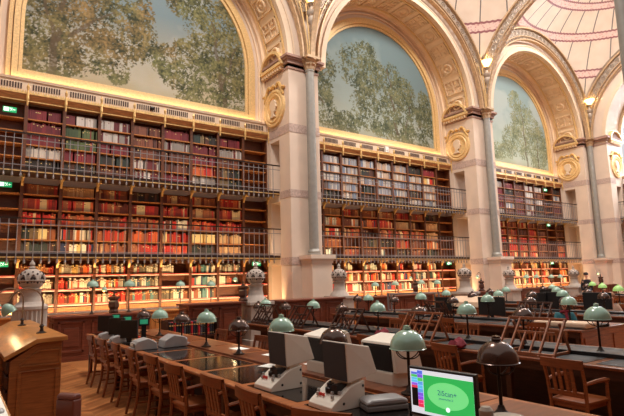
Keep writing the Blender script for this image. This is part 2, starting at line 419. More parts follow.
# ================================================================== iron columns and arches
def acanthus(s, r0, r1, z0, z1, n, mi=0):
    for k in range(n):
        t = 2*PI*k/n; c, q = math.cos(t), math.sin(t); w = r0*PI/n*1.0
        pts = []
        for (r, z, ww) in ((r0, z0, w), (r0+.02, (z0+z1)/2, w*1.2), (r1, z1-.02, w*.8), (r1+.03, z1-.06, w*.3)):
            pts += [(r*c+ww*q, r*q-ww*c, z), (r*c-ww*q, r*q+ww*c, z)]
        s._add(pts, [(0, 1, 3, 2), (2, 3, 5, 4), (4, 5, 7, 6)], mi)
cdesc = ['half hidden at the left edge of the hall', 'between the first and second painted arches', 'between the second and third painted arches', 'in the far corner of the hall']
def column(x, y, label, rich=True):
    t = thing('column', (x, y, 0), label, 'column', 'slender iron columns')
    s = MB()
    for z0, z1, d in ((0, .35, .14), (.35, .95, .08), (.95, 1.02, .05), (1.02, 2.32, 0), (2.32, 2.4, .03), (2.4, 2.46, .06), (2.46, 2.6, .1)):
        s.box(-.43-d, .43+d, -.46-d, .2, z0, z1)
    s.build('pedestal', stone, t)
    s = MB(); s.lathe([(.24, 2.6), (.24, 2.66), (.21, 2.68), (.23, 2.73), (.2, 2.78), (.175, 2.82)], 24); s.build('column_base', iron, t, True)
    s = MB(); s.lathe([(.17, 2.82), (.168, 5), (.16, 9.45), (.18, 9.47), (.18, 9.52)], 24); s.build('shaft', iron, t, True)
    s = MB(); s.lathe([(.17, 9.5), (.17, 9.6), (.19, 9.8), (.27, 9.93)], 16); s.box(-.3, .3, -.3, .18, 9.93, 10.02)
    acanthus(s, .18, .27, 9.54, 9.76, 8); acanthus(s, .2, .33, 9.68, 9.92, 8); s.build('capital', lattice_m, t)
    # bracket above the capital: gilt ribs, figure-like finial and lantern
    s = MB()
    for k in (-1, -.4, .4, 1):
        pts = [(k*(.13+.36*(j/8)**1.6), -.12-.0*j, 10.02+2.1*j/8) for j in range(9)]
        s.tube(pts, .028, 6)
    s.build('bracket_rib', goldp, t)
    s = MB(); s.lathe([(.0, 10.5), (.05, 10.55), (.03, 10.75), (.08, 10.85), (.06, 10.95), (.1, 11.05), (.04, 11.12), (.06, 11.25), (.15, 11.35), (.16, 11.5), (.12, 11.6), (.19, 11.68), (.2, 11.8), (.1, 11.86), (.06, 12.0), (.17, 12.12), (.0, 12.2)], 14, c=(0, -.22, 0)); s.build('bracket_finial', bronze if False else lattice_d, t, True)
    if rich:
        s = MB(); s.lathe([(0, 12.12), (.1, 12.14), (.2, 12.26), (.34, 12.42), (.3, 12.46), (.0, 12.5)], 18, c=(0, -.3, 0)); s.build('lantern', hot_m, t, True)
        l = bpy.data.lights.new('lantern_light', 'POINT'); l.energy = 85; l.color = (1, .72, .4); l.shadow_soft_size = .12
        lo = bpy.data.objects.new('lantern_light', l); COL.objects.link(lo); lo.location = (0, -.5, 12.45); lo.parent = t
    return t
for i, x in enumerate(PX):
    if i: column(x, YC, 'slender grey iron column on a pale stone pedestal, '+cdesc[i])
column(PX[1], YI-.16, 'slender grey iron column crossing the top right corner of the view', False)
def lattice_arch(c, half, plane, axis, label):
    """flat open-work arch between two columns"""
    s1 = MB(); s2 = MB(); s3 = MB(); R1 = 5.75 if axis == 'y' else 5.7; R0 = R1-.7
    e = math.acos(min(1, half/R1))
    zlow = math.sin(e)*R1
    t = thing('lattice_arch', (0, 0, 0), label, 'arch', 'openwork iron arches')
    a0 = e; y0, y1 = plane-.1, plane+.1
    s1.arc(c, DZ, R1-.07, R1+.02, y0-.06, y1+.06, e, PI-e, 64, axis=axis)
    s2.arc(c, DZ, R0, R0+.06, y0, y1, .015, PI-.015, 64, axis=axis)
    s2.arc(c, DZ, R0+.2, R0+.24, y0+.03, y1-.03, .03, PI-.03, 64, axis=axis)
    rm = (R0+.24+R1-.07)/2; hw = (R1-.07-R0-.24)/2
    n = 32
    def P(t, r, y):
        p, z = c+r*math.cos(t), DZ+r*math.sin(t); return (p, y, z) if axis == 'y' else (y, p, z)
    for k in range(n):
        tm = e+.02+(PI-2*e-.04)*(k+.5)/n; dt = (PI-2*e)/n/2
        for m in range(10):
            a = 2*PI*m/10; b = 2*PI*(m+1)/10
            for (ra, rb, yy) in ((.66, .98, plane-.03), (.22, .42, plane-.03)):
                q = [P(tm+dt*ra*math.cos(a), rm+hw*ra*math.sin(a), yy), P(tm+dt*ra*math.cos(b), rm+hw*ra*math.sin(b), yy), P(tm+dt*rb*math.cos(b), rm+hw*rb*math.sin(b), yy), P(tm+dt*rb*math.cos(a), rm+hw*rb*math.sin(a), yy)]
                q2 = [(v[0], v[1]+.06, v[2]) if axis == 'y' else (v[0]+.06, v[1], v[2]) for v in q]
                s3._add(q+q2, [(0,1,2,3),(7,6,5,4),(0,4,5,1),(2,6,7,3)])
        s3.bar(P(tm-dt, rm-hw, plane), P(tm-dt, rm+hw, plane), .05, .05)
        s3.bar(P(tm-dt*.5, R0+.04, plane), P(tm, R0+.2, plane), .03); s3.bar(P(tm+dt*.5, R0+.04, plane), P(tm, R0+.2, plane), .03)
    s1.build('outer_flange', lattice_m, t, True); s2.build('inner_flange', lattice_m, t, True); s3.build('openwork', lattice_d, t)
    return t
wn = ['first', 'second', 'third']
for i in range(3):
    c = (PX[i]+PX[i+1])/2; lattice_arch(c, (PX[i+1]-PX[i])/2, YC-.02, 'y', 'openwork iron arch standing in front of the %s painted arch from the left' % wn[i])
for i, d in ((1, 'over the column after the first painted arch'), (2, 'over the column after the second painted arch'), (3, 'rising from the far corner column')):
    lattice_arch(CYE, HYE, PX[i], 'x', 'openwork iron arch crossing the hall, '+d)

# ================================================================== medallions and pediments on the reveals
def medallion(loc, rz, label1, label2):
    t = thing('portrait_medallion', loc, label1, 'medallion', 'gilt portrait medallions', rz); t.scale = (1.4, 1.2, 1.28)     # local: faces -y, width x, height z
    s = MB()
    prof = [(.34, -.0), (.36, -.06), (.42, -.08), (.46, -.04), (.5, -.08), (.56, -.07), (.58, 0)]
    n = 40
    def ring(s, prof, sx=.92, sz=1.):
        vs = []; fs = []
        for r, y in prof:
            for k in range(n): a = 2*PI*k/n; vs.append((r*math.cos(a)*sx, y, r*math.sin(a)*sz))
        for i in range(len(prof)-1):
            for k in range(n): fs.append((i*n+k, i*n+(k+1) % n, (i+1)*n+(k+1) % n, (i+1)*n+k))
        s._add(vs, fs)
    ring(s, prof); s.build('medallion_ring', goldp, t, True)
    s = MB(); ring(s, [(0, -.02), (.35, -.02)]); s.build('medallion_field', goldp, t)
    # relief head in profile
    pr = [(-.12, -.26), (-.02, -.22), (-.02, -.12), (.06, -.13), (.11, -.1), (.1, -.06), (.13, -.03), (.12, 0), (.17, .03), (.13, .1), (.13, .18), (.07, .26), (-.04, .28), (-.13, .24), (-.17, .12), (-.15, 0), (-.1, -.08), (-.13, -.18), (-.22, -.24), (-.2, -.3), (.1, -.3), (.06, -.25)]
    pr = [(-.2, -.28), (-.1, -.2), (-.1, -.06), (-.16, .02), (-.17, .14), (-.12, .24), (-.02, .28), (.08, .25), (.13, .17), (.12, .1), (.17, .02), (.12, 0), (.13, -.04), (.1, -.06), (.11, -.11), (.03, -.13), (.02, -.2), (.12, -.28)]
    s = MB(); s.prism(pr, 'y', -.09, -.02); s.build('relief_head', stone_w2, t, bevel=.02)
    s = MB()
    for sx in (-1, 1):
        pts = [(sx*(.12+.38*k/8), -.05, .62+.12*math.sin(k/8*PI*1.4)-.22*(k/8)**2) for k in range(9)]; s.tube(pts, [.05]*8+[.02], 6)
        s.lathe([(0, -.07), (.07, 0), (0, .07)], 8, c=(sx*.5, -.05, .5))
    s.lathe([(0, -.09), (.09, 0), (0, .09)], 10, c=(0, -.06, .66)); s.build('garland', gold, t)
    p = thing('segmental_pediment', (loc[0], loc[1]-.0, 9.74), label2, 'pediment', 'small curved pediments', rz)
    p.scale = (1.12, 1.35, 1.1)
    s = MB(); s.box(-.72, .72, -.16, .0, 0, .1); s.box(-.66, .66, -.12, 0, -.06, 0)
    s.arc(0, -.05, .62, .72, -.16, 0, .2, PI-.2, 24); s.build('cornice', goldp, p)
    s = MB(); s.box(-.035, .035, -.13, 0, -.14, -.05); d0 = s.build('dentil', stone_o, p, loc=(-.585, 0, 0))
    for k in range(1, 9): o = d0.copy(); COL.objects.link(o); o.location.x = -.585+k*.145
    s = MB(); s.prism([(.6*math.cos(.1+(PI-.2)*k/16), .58*math.sin(.1+(PI-.2)*k/16)+.02) for k in range(17)], 'y', -.04, 0); s.build('tympanum', stone_d, p)
for i in range(3):
    n = ['first', 'second', 'third'][i]
    medallion((piers[i+1][0], 15.64, 8.25), -PI/2, 'round gilt portrait medallion on the pier right of the %s painted arch' % n, 'small curved pediment above the medallion right of the %s painted arch' % n)
medallion((XE+1.0, ye1, 8.2), 0, 'round gilt portrait medallion nearest the right edge, on the far right wall', 'small curved pediment nearest the right edge, on the far right wall')

# ================================================================== murals
def fbm(x, z, s, o=5, seed=0): return noise.fractal(Vector((x*s+seed, z*s-seed, seed*.37)), .9, 2.1, o)
def mural(i, c, blobs, trunks, sky, label, dens):
    t = thing('mural_painting', (c, YW, 0), label, 'painting', 'lunette murals')
    R = 3.74; zb = 8.2; nx, nz = 300, 230
    vs = []; cols = []
    for b in range(nz+1):
        z = zb+(ZS+R-zb)*b/nz
        hw = R if z <= ZS else math.sqrt(max(.0004, R*R-(z-ZS)**2))
        for a in range(nx+1):
            x = -hw+2*hw*a/nx; vs.append((x, -.03, z))
            n1 = fbm(x, z, .5, 4, 3+i); k = (z-zb)/5.4
            s0, s1, s2 = sky
            col = np.array(s0)*(1-min(1, k*1.8))+np.array(s1)*min(1, k*1.8)
            cl = max(0, min(1, (n1+.15)*2.2)); col = col*(1-.5*cl)+np.array(s2)*.5*cl
            m = 0
            for bx, bz, rx, rz in blobs:
                d = ((x-bx)/rx)**2+((z-bz)/rz)**2; m = max(m, 1-d)
            big = fbm(x, z, 1.6, 3, 11+i); fine = fbm(x, z, 8.5, 4, 41+i); spk = noise.noise(Vector((x*19, z*19, i)))
            gate = max(.12, min(1, m*2.5+.25))
            f = min(m, .55)*1.5+(.55*big+.8*fine+.75*spk)*gate-dens
            if f > 0 and m > -.2:
                clump = fbm(x, z, 2.6, 3, 71); tone = .42+.5*clump+.55*fbm(x, z, 11, 3, 5)+.3*spk
                tone = max(0, min(1, tone)); warm = max(0, min(1, .5+1.1*fbm(x, z, .7, 2, 90)))
                if i == 0: a_, b_, c_ = (48, 54, 34), (134, 132, 84), (160, 128, 80)
                elif i == 1: a_, b_, c_ = (52, 64, 46), (124, 126, 90), (134, 126, 84)
                else: a_, b_, c_ = (92, 104, 78), (158, 160, 122), (164, 158, 116)
                k2 = warm*(.9 if x < 1 and i == 0 else .35)
                lt = np.array(lin(b_))*(1-k2)+np.array(lin(c_))*k2
                lf = np.array(lin(a_))*(1-tone)+lt*tone
                w = min(1, f*7); col = col*(1-w)+lf*w
            for (xa, za, xb, zz, wd) in trunks:
                L2 = (xb-xa)**2+(zz-za)**2; u = max(0, min(1, ((x-xa)*(xb-xa)+(z-za)*(zz-za))/L2))
                dd = math.hypot(x-xa-u*(xb-xa)+.05*math.sin(z*5), z-za-u*(zz-za))
                if dd < wd*(1-.6*u) and big < .25: col = col*.3+np.array(lin((92, 76, 56)))*.7
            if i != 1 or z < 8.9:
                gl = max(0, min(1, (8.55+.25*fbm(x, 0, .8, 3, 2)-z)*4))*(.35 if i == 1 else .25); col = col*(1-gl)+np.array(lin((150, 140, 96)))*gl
            cols.append(col)
    me = bpy.data.meshes.new('canvas')
    fs = [(b*(nx+1)+a, b*(nx+1)+a+1, (b+1)*(nx+1)+a+1, (b+1)*(nx+1)+a) for b in range(nz) for a in range(nx)]
    me.from_pydata(vs, [], fs); at = me.attributes.new('Col', 'FLOAT_COLOR', 'POINT')
    at.data.foreach_set('color', np.c_[np.clip(np.array(cols), 0, 1), np.ones(len(cols))].astype(np.float32).ravel())
    me.materials.append(mural_m); o = bpy.data.objects.new('canvas', me); COL.objects.link(o); o.parent = t
    s = MB()
    for r0, r1, d in ((3.74, 3.84, .09), (3.86, 4.02, .16), (4.04, 4.16, .1)):
        s.arc(0, ZS, r0, r1, -d, 0, n=64)
        s.box(-r1, -r0, -d, 0, zb-(r0-3.74), ZS); s.box(r0, r1, -d, 0, zb-(r0-3.74), ZS)
        s.box(-r1, r1, -d, 0, zb-(r1-3.74), zb-(r0-3.74))
    s.build('gilded_frame', goldp, t)
L = lin
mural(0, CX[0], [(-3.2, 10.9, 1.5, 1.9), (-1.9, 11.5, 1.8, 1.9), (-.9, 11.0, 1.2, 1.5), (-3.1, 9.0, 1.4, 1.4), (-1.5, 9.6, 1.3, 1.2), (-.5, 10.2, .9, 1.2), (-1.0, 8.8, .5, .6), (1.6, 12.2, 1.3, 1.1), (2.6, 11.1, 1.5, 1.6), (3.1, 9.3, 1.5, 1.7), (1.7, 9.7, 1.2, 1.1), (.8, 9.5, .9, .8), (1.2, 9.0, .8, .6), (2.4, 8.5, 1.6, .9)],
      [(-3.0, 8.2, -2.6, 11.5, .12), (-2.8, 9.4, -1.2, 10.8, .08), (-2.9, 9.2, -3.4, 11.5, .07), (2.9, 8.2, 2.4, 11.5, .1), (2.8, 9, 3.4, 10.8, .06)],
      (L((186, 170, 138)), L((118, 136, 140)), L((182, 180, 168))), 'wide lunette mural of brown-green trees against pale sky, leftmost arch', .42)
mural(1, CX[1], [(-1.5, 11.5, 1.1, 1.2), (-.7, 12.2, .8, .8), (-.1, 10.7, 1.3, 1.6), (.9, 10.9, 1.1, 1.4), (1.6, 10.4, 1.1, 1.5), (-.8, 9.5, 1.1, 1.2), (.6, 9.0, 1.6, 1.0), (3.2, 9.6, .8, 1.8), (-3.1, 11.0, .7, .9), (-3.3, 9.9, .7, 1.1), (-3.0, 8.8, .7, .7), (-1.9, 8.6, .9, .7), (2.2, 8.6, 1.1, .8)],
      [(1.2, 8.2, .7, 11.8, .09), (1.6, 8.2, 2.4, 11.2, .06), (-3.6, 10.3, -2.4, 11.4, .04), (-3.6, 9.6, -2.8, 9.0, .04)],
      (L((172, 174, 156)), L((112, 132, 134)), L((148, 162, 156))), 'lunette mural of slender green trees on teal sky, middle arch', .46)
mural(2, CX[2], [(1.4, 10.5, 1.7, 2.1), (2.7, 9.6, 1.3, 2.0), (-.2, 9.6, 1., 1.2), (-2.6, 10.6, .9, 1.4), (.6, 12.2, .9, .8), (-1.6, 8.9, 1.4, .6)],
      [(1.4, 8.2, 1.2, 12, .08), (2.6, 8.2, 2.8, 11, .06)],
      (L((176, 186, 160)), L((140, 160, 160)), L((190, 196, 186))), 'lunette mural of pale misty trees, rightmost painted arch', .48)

# ================================================================== bookcases, galleries, cornices
LV = [dict(z0=0, z1=2.5, sh=[1.19, 1.62, 2.04], h=.3, name='floor level'),
      dict(z0=2.6, z1=4.78, sh=[2.68, 3.10, 3.54, 3.98, 4.42], h=.3, name='lower gallery'),
      dict(z0=4.98, z1=7.16, sh=[5.13, 5.51, 5.89, 6.27, 6.66], h=.27, name='upper gallery')]
protos = []
for l, d in enumerate(LV):
    t = bpy.data.objects.new('bookcase', None); COL.objects.link(t)
    s = MB(); s.box(0, W, .36, .4, d['z0'], d['z1']); s.build('back_panel', bwood, t)
    for a in (0, W-.035):
        s = MB(); s.box(a, a+.035, 0, .38, d['z0'], d['z1']); s.box(a-.012, a+.047, -.02, 0, d['z0'], d['z1']); s.build('upright', bwood, t)
    for z in d['sh']:
        s = MB(); s.box(.035, W-.035, .0, .36, z-.03, z); sh = s.build('shelf', shelfw, t)
        if l == 0:
            s = MB(); s.box(.04, W-.04, -.012, .0, z-.035, z+.03); s.box(.04, W-.04, -.016, -.012, z+.004, z+.026, 1); s.build('label_strip', [strip_m, redstrip_m], sh)
    if l == 0:
        s = MB(); s.box(.035, W-.035, -.0, .36, .1, 1.12); s.build('base_cupboard', shelfw, t)
        for k in (0, 1):
            s = MB(); s.box(.06+k*.46, .5+k*.46, -.03, 0, .16, 1.0); s.box(.12+k*.46, .44+k*.46, -.045, -.03, .24, .92)
            s.build('cupboard_door', bwood, t, bevel=.008)
    protos.append(t)
arch_name = ['leftmost', 'middle', 'far']
used = [False]*3
books_rest = MB()
PAL = {
 'mix':   [((238,226,198),'cream',4),((206,60,44),'red',3),((226,120,54),'orange',2),((120,66,44),'brown',3),((60,74,66),'dark green',1),((52,62,96),'navy',1),((232,200,120),'yellow',2),((170,160,140),'grey',1)],
 'cool':  [((226,222,200),'cream',3),((96,140,138),'teal',2),((70,88,112),'blue',1),((186,66,56),'red',1),((120,110,92),'olive',2),((196,204,190),'pale green',2),((150,90,60),'brown',1)],
 'reds':  [((196,50,40),'red',4),((214,104,56),'orange',3),((150,52,36),'dark red',2),((170,104,66),'tan',2),((232,206,150),'cream',1)],
 'leather':[((150,84,50),'brown',3),((178,108,66),'tan',3),((196,60,44),'red',2),((118,52,36),'dark brown',2),((214,176,124),'buff',1)],
 'tan':   [((206,160,110),'tan',4),((184,132,84),'brown',2),((222,190,140),'buff',2)],
 'cream': [((240,222,160),'cream',5),((228,198,130),'yellow',2)],
 'dark':  [((52,44,40),'black',3),((44,54,48),'dark green',3),((84,50,38),'brown',2),((120,100,70),'olive',1)],
 'maroon':[((112,36,44),'maroon',6),((134,44,50),'dark red',2)],
 'white': [((206,196,186),'white',4),((150,140,132),'grey',2),((110,44,48),'maroon',2)],
 'brown': [((110,62,46),'brown',4),((132,78,56),'brown',2),((84,50,42),'dark brown',2)],
 'green': [((92,104,62),'green',5),((70,84,56),'green',2),((150,60,60),'red',1)],
 'pale':  [((206,200,190),'white',3),((160,160,166),'grey',3),((120,136,160),'blue',2),((186,160,136),'buff',3),((110,90,84),'brown',1)],
 'pink':  [((210,120,110),'pink',3),((232,200,190),'cream',3),((180,50,60),'red',2)],
}
def pick(p):
    L = PAL[p]; tot = sum(w for *_, w in L); r = random.random()*tot
    for c, n, w in L:
        r -= w
        if r <= 0: return c, n
    return L[0][:2]
# palettes seen in the leftmost bay, per level (bottom, lower gallery, upper gallery): columns 1..7, shelves from the bottom
G0 = {1: ['dark','cream+reds','reds','reds','leather'], 2: ['mix','mix','reds','reds','tan'], 3: ['leather','leather','leather','leather','leather'], 4: ['reds','reds','leather','reds','dark*'],
      5: ['reds','reds','mix','reds','leather'], 6: ['dark','cream','reds','leather','leather'], 7: ['tan','tan','reds','reds','reds']}
U0 = {1: ['dark','white','maroon','maroon','maroon'], 2: ['dark','maroon','green','green','white'], 3: ['brown','dark','maroon','white','white'], 4: ['white','white','brown','brown','brown'],
      5: ['maroon','brown','brown','white','maroon'], 6: ['white','reds','maroon','maroon','dark'], 7: ['dark','dark','brown','white','maroon']}
bookmats = {}
def book_mesh(rgb):
    if rgb not in bookmats:
        m = mat('cloth_%d_%d_%d' % rgb, rgb, .6, var=.1, scale=8)
        s = MB()
        # rounded spine towards -y, unit width 1 (x), depth 1 (y), height 1 (z)
        poly = [(0, .08), (.15, .02), (.5, 0), (.85, .02), (1, .08), (1, 1), (0, 1)]
        s.prism(poly, 'z', 0, 1); s.box(.1, .9, -.006, .06, .76, .84, 1); s.box(.1, .9, -.006, .06, .12, .15, 1)
        me_o = s.build('book', [m, gold if sum(rgb) < 420 else mat('label_brown', (120, 80, 60), .6)])
        bookmats[rgb] = me_o.data; bpy.data.objects.remove(me_o)
    return bookmats[rgb]
n_ind = 0
shelf_word = ['bottom', 'middle', 'top']
for b, c in enumerate(CX):
    for l, d in enumerate(LV):
        for j in range(9):
            if b > 0 and j < (1 if b == 1 else 1): 
                pass
            x = c-4.59+W*j
            lab = 'dark wood bookcase, %s from the left, %s, under the %s painted arch' % (ORD[j], d['name'], arch_name[b])
            if not used[l]:
                t = protos[l]; used[l] = True; t.location = (x, YB, 0)
            else: t = dup(protos[l], (x, YB, 0))
            tag(t, lab, 'bookcase', 'bookcases of the %s' % d['name'])
            empty = (j in (0, 8)) if b < 2 else (j == 7)
            if empty: continue
            for k, z in enumerate(d['sh']):
                fill = 1.
                if l == 0:
                    pal = 'mix' if (b == 0 and j < 4) or b == 2 else ('cool' if b == 0 else random.choice(['mix', 'mix', 'cool', 'pink' if j > 5 else 'mix']))
                    if b == 0 and j == 5: fill = {2: .5, 1: 0, 0: 1}[k]
                    if b == 0 and j == 7: fill = {2: .95, 1: .6, 0: 0}[k]
                    if b == 1 and k == 2: fill = random.choice([.5, .7, .9])
                    if b == 0 and j == 1 and k == 2: pal = 'leather'
                elif l == 1:
                    pal = G0[j][k] if b == 0 else random.choice(['reds', 'leather', 'tan', 'dark', 'mix', 'cool', 'leather', 'brown'] if b == 1 else ['reds', 'reds', 'leather', 'brown'])
                    if b == 1 and random.random() < .12: fill = .4
                else:
                    pal = U0[j][k] if b == 0 else random.choice(['pale', 'pale', 'pale', 'dark'] if b == 1 else ['pale', 'white', 'maroon', 'brown', 'dark'])
                    if b == 1 and j > 6 and k > 2: pal = random.choice(['maroon', 'mix'])
                top = (d['sh']+[d['z1']-.02])[k+1]-.05-z
                xx = x+.04; end = x+.04+(W-.08)*fill; q = 0
                tone = random.uniform(.85, 1.1); setw = random.choice([0, 0, .045]); fixc = None
                while True:
                    w = setw or random.uniform(.022, .062)
                    if pal == 'maroon' or pal == 'tan': w = .05
                    if xx+w > end: break
                    p = pal
                    if pal == 'cream+reds': p = 'cream' if xx-x > .42 and xx-x < .68 else ('dark' if xx-x < .42 else 'leather')
                    if pal == 'dark*': p = 'dark'
                    if fixc and random.random() < .55: rgb, nm = fixc
                    else: rgb, nm = pick(p); fixc = (rgb, nm)
                    h = min(top, random.uniform(.25, .36) if l == 0 else random.uniform(.26, .36) if not setw else .31)
                    dp = random.uniform(.17, .23); y = YB+.05+random.uniform(0, .02)
                    if random.random() < .03: xx += w; continue
                    if l == 0 and b == 0 and 1 <= j <= 5 and n_ind < 300:
                        o = bpy.data.objects.new('book', book_mesh(rgb)); COL.objects.link(o)
                        o.location = (xx+.001, y, z+.001); o.scale = (w-.003, dp, h)
                        q += 1; n_ind += 1
                        tag(o, '%s book, %s from left, %s shelf of floor-level bookcase %s from the left' % (nm, ORD[q-1], shelf_word[k], ORD[j]), 'book', 'books on the lit floor-level shelves')
                    else:
                        cc = tuple(v*tone for v in lin(rgb))
                        books_rest.box(xx+.001, xx+w-.002, y, y+dp, z+.001, z+h, c=cc, skip=('k', 'b'))
                        if w > .035 and h > .24 and random.random() < .22:
                            lc = lin((226, 196, 130)) if sum(rgb) < 420 else lin((130, 84, 60)); books_rest.box(xx+.006, xx+w-.007, y-.003, y, z+h*.72, z+h*.8, c=lc, skip=('k',))
                    xx += w
# east wall bookshelves and books (one bookcase run seen end-on at the right edge)
for l, d in enumerate(LV):
    for j in range(3):
        t = dup(protos[l], (XE+1.55, ye1-.05-W*j, 0), -PI/2)
        tag(t, 'dark wood bookcase on the far right wall, %s, %s from the corner' % (d['name'], ORD[j]), 'bookcase', 'bookcases of the far right wall')
        for k, z in enumerate(d['sh']):
            yy = ye1-.1-W*j; e = yy-W+.1
            while yy > e:
                w = random.uniform(.03, .06); rgb, _ = pick(random.choice(['brown', 'maroon', 'dark'])); books_rest.box(XE+1.6, XE+1.8, yy-w, yy-.002, z, z+.28, c=lin(rgb), skip=('b',)); yy -= w
o = books_rest.build('books', book_m); tag(o, 'thousands of old books filling the rest of the shelves on all three levels', 'books', kind='stuff')

def gallery(c, z, label, half=4.6, mirror=None, dentil=True):
    """deck + railing; local x along the wall, y into it; deck top at z"""
    t = thing('gallery', (c, 0, 0), label, 'gallery', 'iron-railed galleries')
    s = MB(); s.box(-half, half, 15.42, 16.34, z-.07, z); s.box(-half, half, 15.4, 15.46, z-.12, z+.02); s.build('deck', wood('gallery_wood', (62, 36, 24), .6), t)
    s = MB(); s.box(-half, half, 15.385, 15.4, z-.1, z-.07); s.build('gold_line', gold, t)
    s = MB(); s.box(-half, half, 15.34, 15.385, z+.95, z+.99); s.build('top_rail', dmetal, t)
    s = MB(); s.box(-half, half, 15.352, 15.372, z+.8, z+.82); s.box(-half, half, 15.352, 15.372, z+.06, z+.08); s.build('lower_rail', railm, t)
    s = MB(); s.tube([(0, 0, -.2), (0, 0, -.15), (0, 0, .96)], [.024, .013, .011], 6); s.lathe([(0, -.27), (.026, -.24), (.03, -.2), (.018, -.15)], 8)
    n = int(2*half/.2)
    b0 = s.build('baluster', railm, t, loc=(-half+.1, 15.362, z))
    for k in range(1, n):
        b = b0.copy(); COL.objects.link(b); b.location.x = -half+.1+.2*k
    s = MB(); s.prism([(16.3, -.35), (16.26, -.35), (16.2, -.22), (16.05, -.13), (15.85, -.12), (15.85, -.07), (16.3, -.07)], 'x', -.03, .03); s.lathe([(0, 0), (.04, .04), (0, .08)], 8, c=(0, 15.88, -.2))
    g0 = s.build('console_bracket', gold, t, loc=(-4.59, 0, z))
    for k in range(1, 10):
        g = g0.copy(); COL.objects.link(g); g.location.x = -4.59+W*k
    return t
for b, c in enumerate(CX):
    gallery(c, 2.62, 'lower iron-railed gallery in front of the books under the %s painted arch' % arch_name[b])
    gallery(c, 4.98, 'upper iron-railed gallery in front of the books under the %s painted arch' % arch_name[b])
for z, nm in ((2.62, 'lower'), (4.98, 'upper')):
    g = gallery(0, z, nm+' iron-railed gallery on the far right wall', half=2.0)
    g.rotation_euler.z = -PI/2; g.location = (XE+.72-15.362, ye1-2.0, 0)

# gilt cornices, finials, vents
for b, c in enumerate(CX):
    t = thing('bookcase_cornice', (c, 0, 0), 'gilded cornice crowning the bookcases below the %s painted arch' % arch_name[b], 'cornice', 'gilded bookcase cornices')
    s = MB(); s.prism([(16.45, 7.16), (16.26, 7.16), (16.22, 7.24), (16.15, 7.3), (16.13, 7.36), (16.45, 7.36)], 'x', -4.6, 4.6); s.build('moulding', wood('cornice_wood', (190, 132, 84), .45), t)
    s = MB(); s.box(-4.6, 4.6, 16.11, 16.15, 7.34, 7.39); s.box(-4.6, 4.6, 16.22, 16.26, 7.15, 7.18)
    for k in range(138):
        x = -4.6+9.2*(k+.5)/138; s.prism([(x-.028, 7.39), (x+.028, 7.39), (x+.018, 7.43), (x, 7.46), (x-.018, 7.43)], 'y', 16.11, 16.14)
    s.build('gilt_cresting', gold, t)
    s = MB(); s.lathe([(0, 6.98), (.025, 7.0), (.03, 7.1), (.045, 7.2), (.035, 7.36), (.02, 7.44), (.035, 7.5), (.045, 7.56), (.02, 7.62), (0, 7.7)], 8, c=(0, 16.12, 0))
    g0 = s.build('gilt_finial', gold, t, loc=(-4.59, 0, 0))
    for k in range(1, 10): g = g0.copy(); COL.objects.link(g); g.location.x = -4.59+W*k
    s = MB(); s.box(-4.59, 4.59, 16.3, 16.5, 7.3, 7.8); s.build('vent_band', stone_w2, t)
    s = MB()
    for k in range(11): s.box(.13+k*.07, .168+k*.07, 16.285, 16.3, .0, .17)
    v0 = s.build('vent_grille', dwood, loc=(c-4.59, 0, 7.54))
    tag(v0, 'slotted air vent above the cornice, first from the left, %s painted arch' % arch_name[b], 'vent', 'slotted air vents')
    for k in range(1, 9):
        v = v0.copy(); COL.objects.link(v); v.location.x = c-4.59+W*k; v['label'] = 'slotted air vent above the cornice, %s from the left, %s painted arch' % (ORD[k], arch_name[b])

# exit signs
def exit_sign(x, y, z, label):
    t = thing('exit_sign', (x, y, z), label, 'exit sign', 'green exit signs')
    s = MB(); s.box(-.17, .17, 0, .05, 0, .15); s.build('sign_box', ex_g, t)
    s = MB()
    s.box(-.15, -.02, -.006, 0, .02, .13)                                     # white door
    s.bar((-.1+.12, -.004, .115), (.0, -.004, .1), .03, .02)
    s.lathe([(0, -.012), (.012, 0), (0, .012)], 8, c=(.05, -.006, .118))          # running figure
    s.bar((.045, -.006, .1), (.035, -.006, .065), .02, .008); s.bar((.035, -.006, .065), (.065, -.006, .045), .012, .008); s.bar((.035, -.006, .065), (.01, -.006, .035), .012, .008)
    s.bar((.045, -.006, .095), (.07, -.006, .085), .01, .008); s.bar((.045, -.006, .095), (.02, -.006, .08), .01, .008)
    s.bar((.09, -.006, .075), (.15, -.006, .075), .012, .008); s.bar((.09, -.006, .075), (.11, -.006, .095), .01, .008); s.bar((.09, -.006, .075), (.11, -.006, .055), .01, .008)
    s.build('pictogram', ex_w, t)
for x, z, lab in ((.95, 6.75, 'on the upper gallery at the far left'), (.95, 4.55, 'on the lower gallery at the far left'), (.98, 2.3, 'at floor level at the far left'),
                  (9.0, 2.3, 'at floor level left of the first pier'), (19.82, 2.3, 'at floor level left of the second pier'),
                  (29.3, 6.78, 'on the upper gallery in the farthest bay'), (29.3, 4.6, 'on the lower gallery in the farthest bay'), (29.3, 2.3, 'at floor level in the farthest bay')):
    exit_sign(x, 16.2, z, 'small green exit sign '+lab)
s = MB(); s.lathe([(0, -.07), (.05, -.05), (.07, 0), (.05, .05), (0, .07)], 12, c=(0, 0, 0)); s.box(-.03, .03, 0, .3, -.02, .02)
o = s.build('security_camera', black, loc=(5.05, 16.24, 7.62)); tag(o, 'small black security camera on the vent band of the leftmost bay', 'camera')
s = MB(); s.box(-.1, .1, 0, .12, 0, .26); s.lathe([(0, -.02), (.04, 0), (0, .02)], 12, c=(0, -.01, .1)); o = s.build('wall_speaker', paper, loc=(15.9, 16.16, 7.5)); tag(o, 'small white wall speaker on the ledge of the middle bay', 'speaker')

